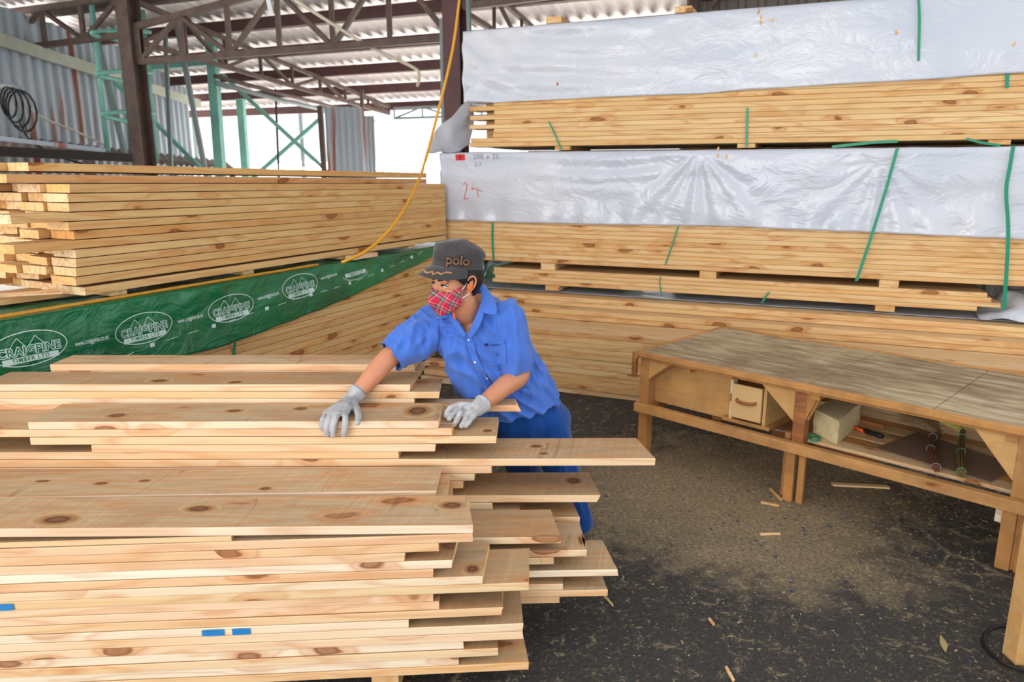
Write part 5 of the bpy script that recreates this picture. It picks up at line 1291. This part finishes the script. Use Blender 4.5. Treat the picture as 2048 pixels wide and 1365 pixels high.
# shirt
bm = bmesh.new(); torso(bm, 1.0)
CR, CL = atD(781, 713, 2.945), atD(1038, 742, 3.0)
def sleeve(s_, c_, radii, pts=None):
    P = [s_, s_.lerp(c_, .33), s_.lerp(c_, .7), c_]; P2_ = smooth_path(P, 4); R = []
    for i in range(3):
        for k in range(4): R.append(radii[i]+(radii[i+1]-radii[i])*k/4)
    R.append(radii[-1]); add_tube(bm, P2_, R, 28); r = radii[0]; ell(bm, s_, (r, 0, 0), (0, r, 0), (0, 0, r), 24)
sleeve(SR+Vector((.01, 0, .0)), CR, (.086, .090, .084, .068)); sleeve(SL, CL, (.078, .079, .074, .063))
for S_ in (SR, SL):
    chain(bm, [NB.lerp(S_, .25)+Vector((0, .02, -.0)), S_+Vector((0, 0, .018))], [.060, .062], 4)
me = remeshed(bm, .0055, 12, .5)
foldd = (atD(1060, 790, 3.2)-atD(862, 640, 3.05)).normalized(); fold2 = (atD(1010, 800, 3.1)-atD(990, 620, 2.95)).normalized(); armR = (CR-SR).normalized(); armL = (CL-SL).normalized()
me.update(); co = [v.co.copy() for v in me.vertices]; no = [v.normal.copy() for v in me.vertices]
def ridge(x): return 1-abs(2*x)
def foldn(p, d, fa, fc, seed):
    c = p-d*p.dot(d); w_ = noise.noise(p*5+Vector((seed, 0, 0)))*.02
    return noise.noise(Vector((p.dot(d)*fa+seed, (c.x+w_)*fc, (c.z+c.y*.6+w_)*fc)))
dR = armR; 
def segd(p, a, b):
    t = max(0, min(1, (p-a).dot(b-a)/(b-a).length_squared)); return (p-a.lerp(b, t)).length, t
creases = [(atD(905, 640, 2.9), atD(960, 790, 2.95), .010), (atD(880, 650, 2.93), atD(925, 770, 2.95), .012), (atD(868, 660, 2.95), atD(905, 740, 2.96), .010), (atD(1003, 650, 2.86), atD(1000, 730, 2.9), -.012),
           (atD(1015, 640, 2.86), atD(1012, 720, 2.9), .010), (atD(945, 735, 2.93), atD(1040, 770, 3.0), .008), (atD(965, 760, 2.95), atD(1050, 800, 3.05), -.008), (atD(830, 650, 2.95), atD(812, 710, 2.88), .008), (atD(855, 660, 2.95), atD(845, 715, 2.9), -.010),
           (atD(1032, 640, 2.88), atD(1030, 720, 2.92), .008), (atD(960, 650, 2.86), atD(958, 690, 2.88), .006), (atD(1070, 720, 3.0), atD(1095, 770, 3.08), .010)]
for i, (p, n_) in enumerate(zip(co, no)):
    dr, _ = segd(p, SR, CR); dl, _ = segd(p, SL, CL); d = foldd
    if dr < .105: d = armR
    elif dl < .09: d = armL
    f = foldn(p, d, 3.0, 17, 1.3); h = .022*(max(-.35, ridge(f)-.55))+.006*noise.noise(p*9)
    f2 = foldn(p, fold2, 4, 26, 6.1); h += .010*(max(-.3, ridge(f2)-.6))
    for (a, b, A) in creases:
        dd, t = segd(p, a, b)
        if dd < .09: h += 1.6*A*math.exp(-(dd/.014)**2)*math.sin(math.pi*(.15+.7*t)) if dd < .05 else 0
    me.vertices[i].co = p+n_*h
from mathutils.bvhtree import BVHTree
def inpoly(x, y, P):
    c = False; j = len(P)-1
    for i in range(len(P)):
        if ((P[i][1] > y) != (P[j][1] > y)) and x < (P[j][0]-P[i][0])*(y-P[i][1])/(P[j][1]-P[i][1])+P[i][0]: c = not c
        j = i
    return c
VN = [(893, 560), (900, 612), (906, 626), (934, 669), (948, 640), (958, 616), (966, 596), (966, 560)]
bm = bmesh.new(); bm.from_mesh(me); kill = []
for f in bm.faces:
    c = f.calc_center_median(); u, v = project(c)
    if inpoly(u, v, VN) and c.y < 3.04 and c.z > .95: kill.append(f)
    elif f.normal.z > .75 and (c-RT[-1][0].lerp(RT[-1][1], .5)).length < .075: kill.append(f)
    elif f.normal.dot(armR) > .6 and (c-CR).dot(armR) > -.006 and (c-CR).length < .1: kill.append(f)
    elif f.normal.dot(armL) > .6 and (c-CL).dot(armL) > -.006 and (c-CL).length < .1: kill.append(f)
bmesh.ops.delete(bm, geom=kill, context='FACES')
for _ in range(2):
    bv = [v for v in bm.verts if v.is_boundary]; new = {}
    for v in bv:
        nb = [e.other_vert(v).co for e in v.link_edges if e.is_boundary]
        if len(nb) == 2: new[v] = v.co*.5+(nb[0]+nb[1])*.25
    for v, c in new.items(): v.co = c
me2 = bpy.data.meshes.new('shirt'); bm.to_mesh(me2); bm.free()
tree = BVHTree.FromPolygons([v.co.copy() for v in me2.vertices], [list(p.vertices) for p in me2.polygons])
shirt = pobj('shirt', me2, M_SHIRT); m = shirt.modifiers.new('t', 'SOLIDIFY'); m.thickness = .003; m.offset = -1; shirt['label'] = 'short-sleeved blue work shirt'
def hit(u, v, off=.004, dflt=2.95):
    a, r = ray(u, v); d = Vector((a, 1, -r)).normalized(); h = tree.ray_cast(Vector((0, 0, CAM_H)), d)
    return (h[0]-d*off) if h[0] is not None else atD(u, v, dflt)
def patch(name, rows, mat, parent, off=.004, th=.0025, nu=6, nv=6, lift=None, label=None):
    """cloth piece laid on the shirt: rows of (u, v) or (u, v, D) photo points"""
    RR = []
    for r in rows: RR.append(smooth_path([Vector((p[0], p[1], p[2] if len(p) > 2 else 0)) for p in r], nu))
    out = [smooth_path(c, nv) for c in zip(*RR)]; vs = []; fs = []
    for a in out:
        for p in a: vs.append(atD(p.x, p.y, p.z) if p.z > 1 else hit(p.x, p.y, off))
    A1, B1 = len(out), len(out[0])
    for i in range(A1-1):
        for j in range(B1-1): k = i*B1+j; fs.append((k, k+1, k+B1+1, k+B1))
    o = pobj(name, mesh(vs, fs), mat, parent); o.modifiers.new('t', 'SOLIDIFY').thickness = th
    if label: o['label'] = label
    return o
patch('collar', [[(951, 566, 2.975), (961, 584, 2.955), (963, 603, 2.925), (957, 622, 2.895)], [(960, 567, 2.985), (973, 588, 2.95), (979, 610, 2.90), (968, 627, 2.885)], [(968, 571, 3.01), (984, 594, 2.95), (993, 616, 2.90), (992, 631, 2.885)]], M_SHIRT, shirt, th=.004)
patch('collar', [[(884, 604, 2.99), (894, 610, 2.96), (902, 617, 2.93), (908, 632, 2.905)], [(876, 611, 2.99), (884, 619, 2.95), (892, 625, 2.925), (899, 634, 2.905)], [(868, 621, 2.98), (871, 630, 2.95), (874, 637, 2.93), (890, 634, 2.91)]], M_SHIRT, shirt, th=.004)
patch('lapel', [[(957, 620, 2.895), (950, 637, 2.885), (942, 654, 2.88), (934, 670, 2.885)], [(968, 627, 2.888), (964, 642, 2.88), (955, 660, 2.88), (942, 676, 2.885)]], M_SHIRT, shirt, th=.003)
patch('lapel', [[(901, 621, 2.915), (911, 638, 2.895), (922, 654, 2.888), (933, 670, 2.885)], [(893, 629, 2.92), (903, 645, 2.90), (914, 661, 2.892), (926, 676, 2.89)]], M_SHIRT, shirt, th=.003)
patch('placket', [[(930, 672), (936, 700), (952, 740), (978, 790)], [(944, 672), (950, 698), (966, 737), (992, 785)]], M_SHIRT, shirt, off=.003, th=.002, nu=10)
for (u, v) in ((937, 681), (950, 725), (974, 757)):
    bm = bmesh.new(); p = hit(u, v, .0055); ell(bm, p, (.0052, 0, 0), (0, .002, 0), (0, 0, .0052), 12); pobj('button', bm_mesh(bm), plain('pearl_button', (206, 216, 232), .3), shirt)
pk = patch('chest_pocket', [[(954, 686), (982, 688), (1010, 683)], [(956, 702), (984, 706), (1012, 700)], [(960, 717), (985, 732), (1012, 728)]], M_SHIRT, shirt, off=.004, th=.002)
patch('pocket_hem', [[(954, 684), (982, 686), (1010, 681)], [(954, 690), (982, 692.5), (1010, 687)]], M_SHIRT, pk, off=.0065, th=.001)
M_EMB = plain('dark_blue_thread', (24, 48, 110), .7)
patch('embroidered_emblem', [[(969, 688), (973, 687.4), (977, 688)], [(969.5, 692), (973, 693.2), (976.5, 692)]], M_EMB, pk, off=.0095, th=.0005)
g = text_geo('TAVICO', .0088, .0002, 1.1); vs = [hit(990+p.x*530, 690.5-p.y*530-p.x*14, .0095) for p in g[0]]; pobj('embroidered_name', mesh(vs, g[1]), M_EMB, pk, False)
# sleeve hems
for (Cc, ax, r_, nm) in ((CR, armR, .0685, 0), (CL, armL, .064, 1)):
    pass
# trousers
bm = bmesh.new()
W = (RT[0][1]-RT[0][0]).normalized(); pc_ = atD(1048, 800, 3.19)
rings = []
for (L, R, b) in ((atD(962, 778, 3.12), atD(1098, 765, 3.22), .105), (atD(970, 805, 3.14), atD(1112, 790, 3.24), .12), (atD(985, 850, 3.16), atD(1134, 838, 3.26), .125), (atD(1002, 880, 3.2), atD(1140, 872, 3.28), .11)):
    c = (L+R)/2; a = (R-L)/2; rings.append((c, a, Vector((0, -1, -.35)).normalized()*b))
loftrings(bm, rings, exp=2.3)
HA = LH[2]+Vector((-.012, 0, .02))
chain(bm, [atD(1096, 845, 3.22), LH[1]+Vector((.0, 0, 0)), LH[1].lerp(HA, .5), HA], [.108, .088, .076, .070], 5)
chain(bm, [atD(1036, 850, 3.26), RH[1], RH[1].lerp(RH[2], .5), RH[2]], [.100, .086, .076, .072], 5)
me = remeshed(bm, .0075, 8, .5); me.update(); dl_ = (LH[1]-LH[0]).normalized()
for v in me.vertices:
    p = v.co.copy(); f = foldn(p, dl_, 3, 15, 4.4); v.co = p+v.normal*(.012*(max(-.3, ridge(f)-.55))+.006*noise.noise(p*8))
tr = pobj('trousers', me, M_TROU); tr['label'] = 'bright blue work trousers'
# shoes
M_SHOE = plain('brown_shoe', (122, 96, 72), .7, 0, 20, .3)
for H, nm in ((LH, 0), (RH, 1)):
    a = Vector((H[2].x, H[2].y, 0)); fd = Vector((-.35, -.93, 0)).normalized() if nm == 0 else Vector((-.5, -.85, 0)).normalized(); sd = Vector((-fd.y, fd.x, 0)); bm = bmesh.new()
    for (t, r_, z, h) in ((-.035, .038, .04, .04), (.02, .036, .042, .042), (.08, .042, .032, .032), (.14, .042, .026, .026), (.175, .036, .022, .022)): ell(bm, a+fd*t+Vector((0, 0, z)), fd*.045, sd*r_, (0, 0, h), 16)
    chain(bm, [a+Vector((0, 0, .045)), H[2]+Vector((0, 0, .0))], [.038, .036], 3)
    me = remeshed(bm, .006, 6); zmin = min(v.co.z for v in me.vertices)
    for v in me.vertices: v.co.z = max(v.co.z, .002) if True else 0
    pobj('shoe', me, M_SHOE)
# gloves
def glove(wrist, tow, mcps, fingers, thumb, label, thumb_root):
    bm = bmesh.new(); rf = (.0098, .0108, .0112, .0110)
    for m_ in mcps: chain(bm, [wrist+(m_-wrist)*.04, wrist.lerp(m_, .5)+Vector((0, 0, .002)), m_], [.0235, .0185, .0135], 4)
    for a, b in zip(mcps, mcps[1:]): chain(bm, [a.lerp(wrist, .18), b.lerp(wrist, .18)], [.0135, .0135], 2)
    for fi, r in zip(fingers, rf): chain(bm, fi, [r*1.12, r*1.05, r, r*.92][:len(fi)], 4)
    chain(bm, thumb, [.017, .0135, .0120, .0108][:len(thumb)], 4); chain(bm, [wrist, thumb_root], [.022, .018], 3)
    chain(bm, [wrist+tow*.036, wrist], [.0350, .0315], 3)
    me = remeshed(bm, .0022, 5, .5); me.update()
    for v in me.vertices:
        p = v.co.copy(); v.co = p+v.normal*(.0016*noise.noise(p*70)+.0010*noise.noise(p*160))
    g_ = pobj('work_glove', me, M_GLOVE); g_['label'] = label
    pts = []; a = tow.orthogonal().normalized(); b = tow.cross(a)
    for k in range(25): t = k/24*6.283; pts.append(wrist+tow*.040+(a*math.cos(t)+b*math.sin(t))*(.0350+.0012*math.sin(t*9))-PO)
    tube_obj('glove_cuff', pts, .0042, M_GLOVE, g_, 8); pts2 = [p+tow*.0045-(p-(wrist+tow*.040-PO)).normalized()*.001 for p in pts]; tube_obj('cuff_trim', pts2, .0018, M_GTRIM, g_, 6)
    return g_
w_ = atZ(703, 799, .826); tow = (ER-w_).normalized()
mc = [atZ(652, 829, .815), atZ(662, 830, .819), atZ(675, 830, .820), atZ(690, 829, .818)]
fi = [[mc[0], atD(646, 839, 2.612), atD(643.5, 850, 2.600), atD(644.5, 858, 2.604)], [mc[1], atD(656, 842, 2.606), atD(653, 856, 2.597), atD(653.5, 870, 2.602)],
      [mc[2], atD(669, 843, 2.606), atD(666, 857, 2.597), atD(666.5, 871, 2.602)], [mc[3], atD(691, 844, 2.608), atD(689, 858, 2.600), atD(688, 870, 2.604)]]
glove(w_, tow, mc, fi, [atZ(708, 808, .822), atZ(714, 822, .815), atZ(717, 834, .812), atZ(715, 846, .806)], 'grey knit glove on the right hand, flat on the knotty top board', atZ(708, 808, .82))
w_ = atZ(953, 818, .800); tow = (EL-w_).normalized()
mc = [atZ(941, 838, .772), atZ(934, 829, .790), atZ(927, 818, .805), atZ(919, 811, .812)]
fi = [[mc[0], atZ(938, 845, .764), atZ(934, 850, .757), atZ(930, 853, .751)], [mc[1], atZ(931, 838, .778), atZ(927, 846, .764), atZ(923, 853, .752)],
      [mc[2], atZ(920, 829, .795), atZ(914, 840, .775), atZ(908, 850, .756)], [mc[3], atZ(905, 814, .812), atZ(896, 822, .800), atZ(892, 833, .785)]]
glove(w_, tow, mc, fi, [atZ(925, 822, .79), atZ(913, 826, .79), atZ(903, 833, .785), atZ(898, 838, .781)], 'grey knit glove on the left hand, gripping the board ends', atZ(926, 822, .79))

def paint(u0, u1, v, core):
    sa, z = atP(u0, v, pA, dA); sb, _ = atP(u1, v, pA, dA)
    k = min(range(len(zA)), key=lambda i: abs(zA[i]-.014-z)); zt = zA[k]-.0028; zb2 = zA[k]-.0255; n = 24; vs = []; fs = []
    b = rowA[k]; inv = b.matrix_world.inverted(); d = Vector((dA[0], dA[1], 0)); nn = Vector((d.y, -d.x, 0))
    for i in range(n+1):
        t = i/n; s_ = sa+(sb-sa)*t; j = .002*noise.noise(Vector((i*.7, v, 0)))
        e = 1 if 0 < i < n else .9
        zc_ = (zt+zb2)/2; hh_ = (zt-zb2)/2*e
        vs += [inv @ (Vector((pA[0], pA[1], 0))+d*s_+Vector((0, 0, zc_+hh_-abs(j)))+nn*.0062), inv @ (Vector((pA[0], pA[1], 0))+d*s_+Vector((0, 0, zc_-hh_+abs(j)))+nn*.0062)]
    for i in range(n):
        if core and core[0] < i/n < core[1]: continue
        fs.append((2*i, 2*i+1, 2*i+3, 2*i+2))
    o = mkobj('paint_mark', mesh(vs, fs), M_BLUE, b); o['label'] = 'blue spray paint mark'
paint(405, 502, 1266, (.42, .60)); paint(-8, 30, 1217, None)

# large knots on the top faces of the front pile (each a dark ringed eye in its own board)
def knotmat():
    m, nt, b = newmat('pine_knot'); tc = N(nt, 'ShaderNodeTexCoord'); V = tc.outputs['Generated']
    sx = nt.nodes.new('ShaderNodeSeparateXYZ'); nt.links.new(V, sx.inputs[0])
    n = noisetex(nt, tc.outputs['Object'], 45, 3, .6)
    dx = math_(nt, 'SUBTRACT', sx.outputs[0], .5); dy = math_(nt, 'SUBTRACT', sx.outputs[1], .5)
    rr = math_(nt, 'SQRT', math_(nt, 'ADD', math_(nt, 'MULTIPLY', dx, dx), math_(nt, 'MULTIPLY', dy, dy)))
    q = math_(nt, 'ADD', rr, math_(nt, 'MULTIPLY', math_(nt, 'SUBTRACT', n, .5), .16))
    c1 = ramp(nt, q, [(.0, lin((138, 92, 56))), (.14, lin((120, 76, 44))), (.19, lin((64, 38, 24))), (.23, lin((150, 102, 60))), (.34, lin((176, 132, 84))), (.45, lin((190, 160, 118)))])
    w_ = math_(nt, 'MULTIPLY_ADD', math_(nt, 'SINE', math_(nt, 'MULTIPLY', q, 90.0)), .5, .5)
    f = ramp(nt, q, [(.2, (1, 1, 1, 1)), (.42, (0, 0, 0, 1))])
    nt.links.new(mixc(nt, math_(nt, 'MULTIPLY', math_(nt, 'MULTIPLY', w_, .35), f), c1, lin((92, 56, 34))), b.inputs['Base Color']); b.inputs['Roughness'].default_value = .7; return m
M_KNOT = knotmat()
def knot(b, u, v, rx, ry, sd):
    inv = b.matrix_world.inverted(); zt = b.matrix_world.translation.z
    for _ in range(3):
        p = inv @ atZ(u, v, zt); zt = (b.matrix_world @ Vector((p.x, p.y, 0))).z
    p = inv @ atZ(u, v, zt); n = 40; rim = []
    L_ = max(w2.co.x for w2 in b.data.vertices); W_ = max(w2.co.y for w2 in b.data.vertices)
    for i in range(n):
        a = i/n*6.2832; k = 1+.22*noise.noise(Vector((math.cos(a)*1.4, math.sin(a)*1.4, sd)))
        rim.append(Vector((min(rx*k*math.cos(a), L_-p.x-.006), max(-p.y+.004, min(W_-p.y-.004, ry*k*math.sin(a))), 0)))
    tops = [w2.co.z for w2 in b.data.vertices if abs(w2.co.x-p.x) < .35 and w2.co.z > -.0012]; zz = max(tops)+.0004
    o = mkobj('knot', mesh([Vector((0, 0, 0))]+rim, [(0, i+1, (i+1) % n+1) for i in range(n)]), M_KNOT, b); o.location = (p.x, p.y, zz); o['label'] = 'dark ringed knot'
for (b, u, v, rx, ry, sd) in ((rowA[0], 118, 1040, .085, .050, 1), (rowA[0], 905, 1012, .062, .040, 2), (rowA[0], 400, 1018, .07, .035, 3), (rowC[0], 232, 832, .055, .040, 4), (rowC[0], 600, 818, .045, .03, 5),
                              (rowC[0], 838, 822, .075, .085, 6), (rowC[0], 470, 822, .05, .03, 7), (rowB[0], 530, 978, .035, .022, 8), (rowB[0], 200, 968, .04, .022, 9), (rowB[0], 290, 962, .035, .018, 10), (rowB[0], 85, 963, .04, .018, 11),
                              (rowC[5], 1072, 893, .04, .028, 12), (rowC[5], 1088, 908, .035, .02, 13), (rowC[10], 1148, 962, .05, .05, 14), (rowA[6], 945, 1142, .035, .045, 15), (rowC[2], 975, 862, .03, .03, 16), (rowD[0], 320, 762, .06, .035, 17), (rowD[0], 470, 765, .05, .03, 18),
                              (rowB[8], 1170, 1082, .03, .05, 19)):
    knot(b, u, v, rx, ry, sd)
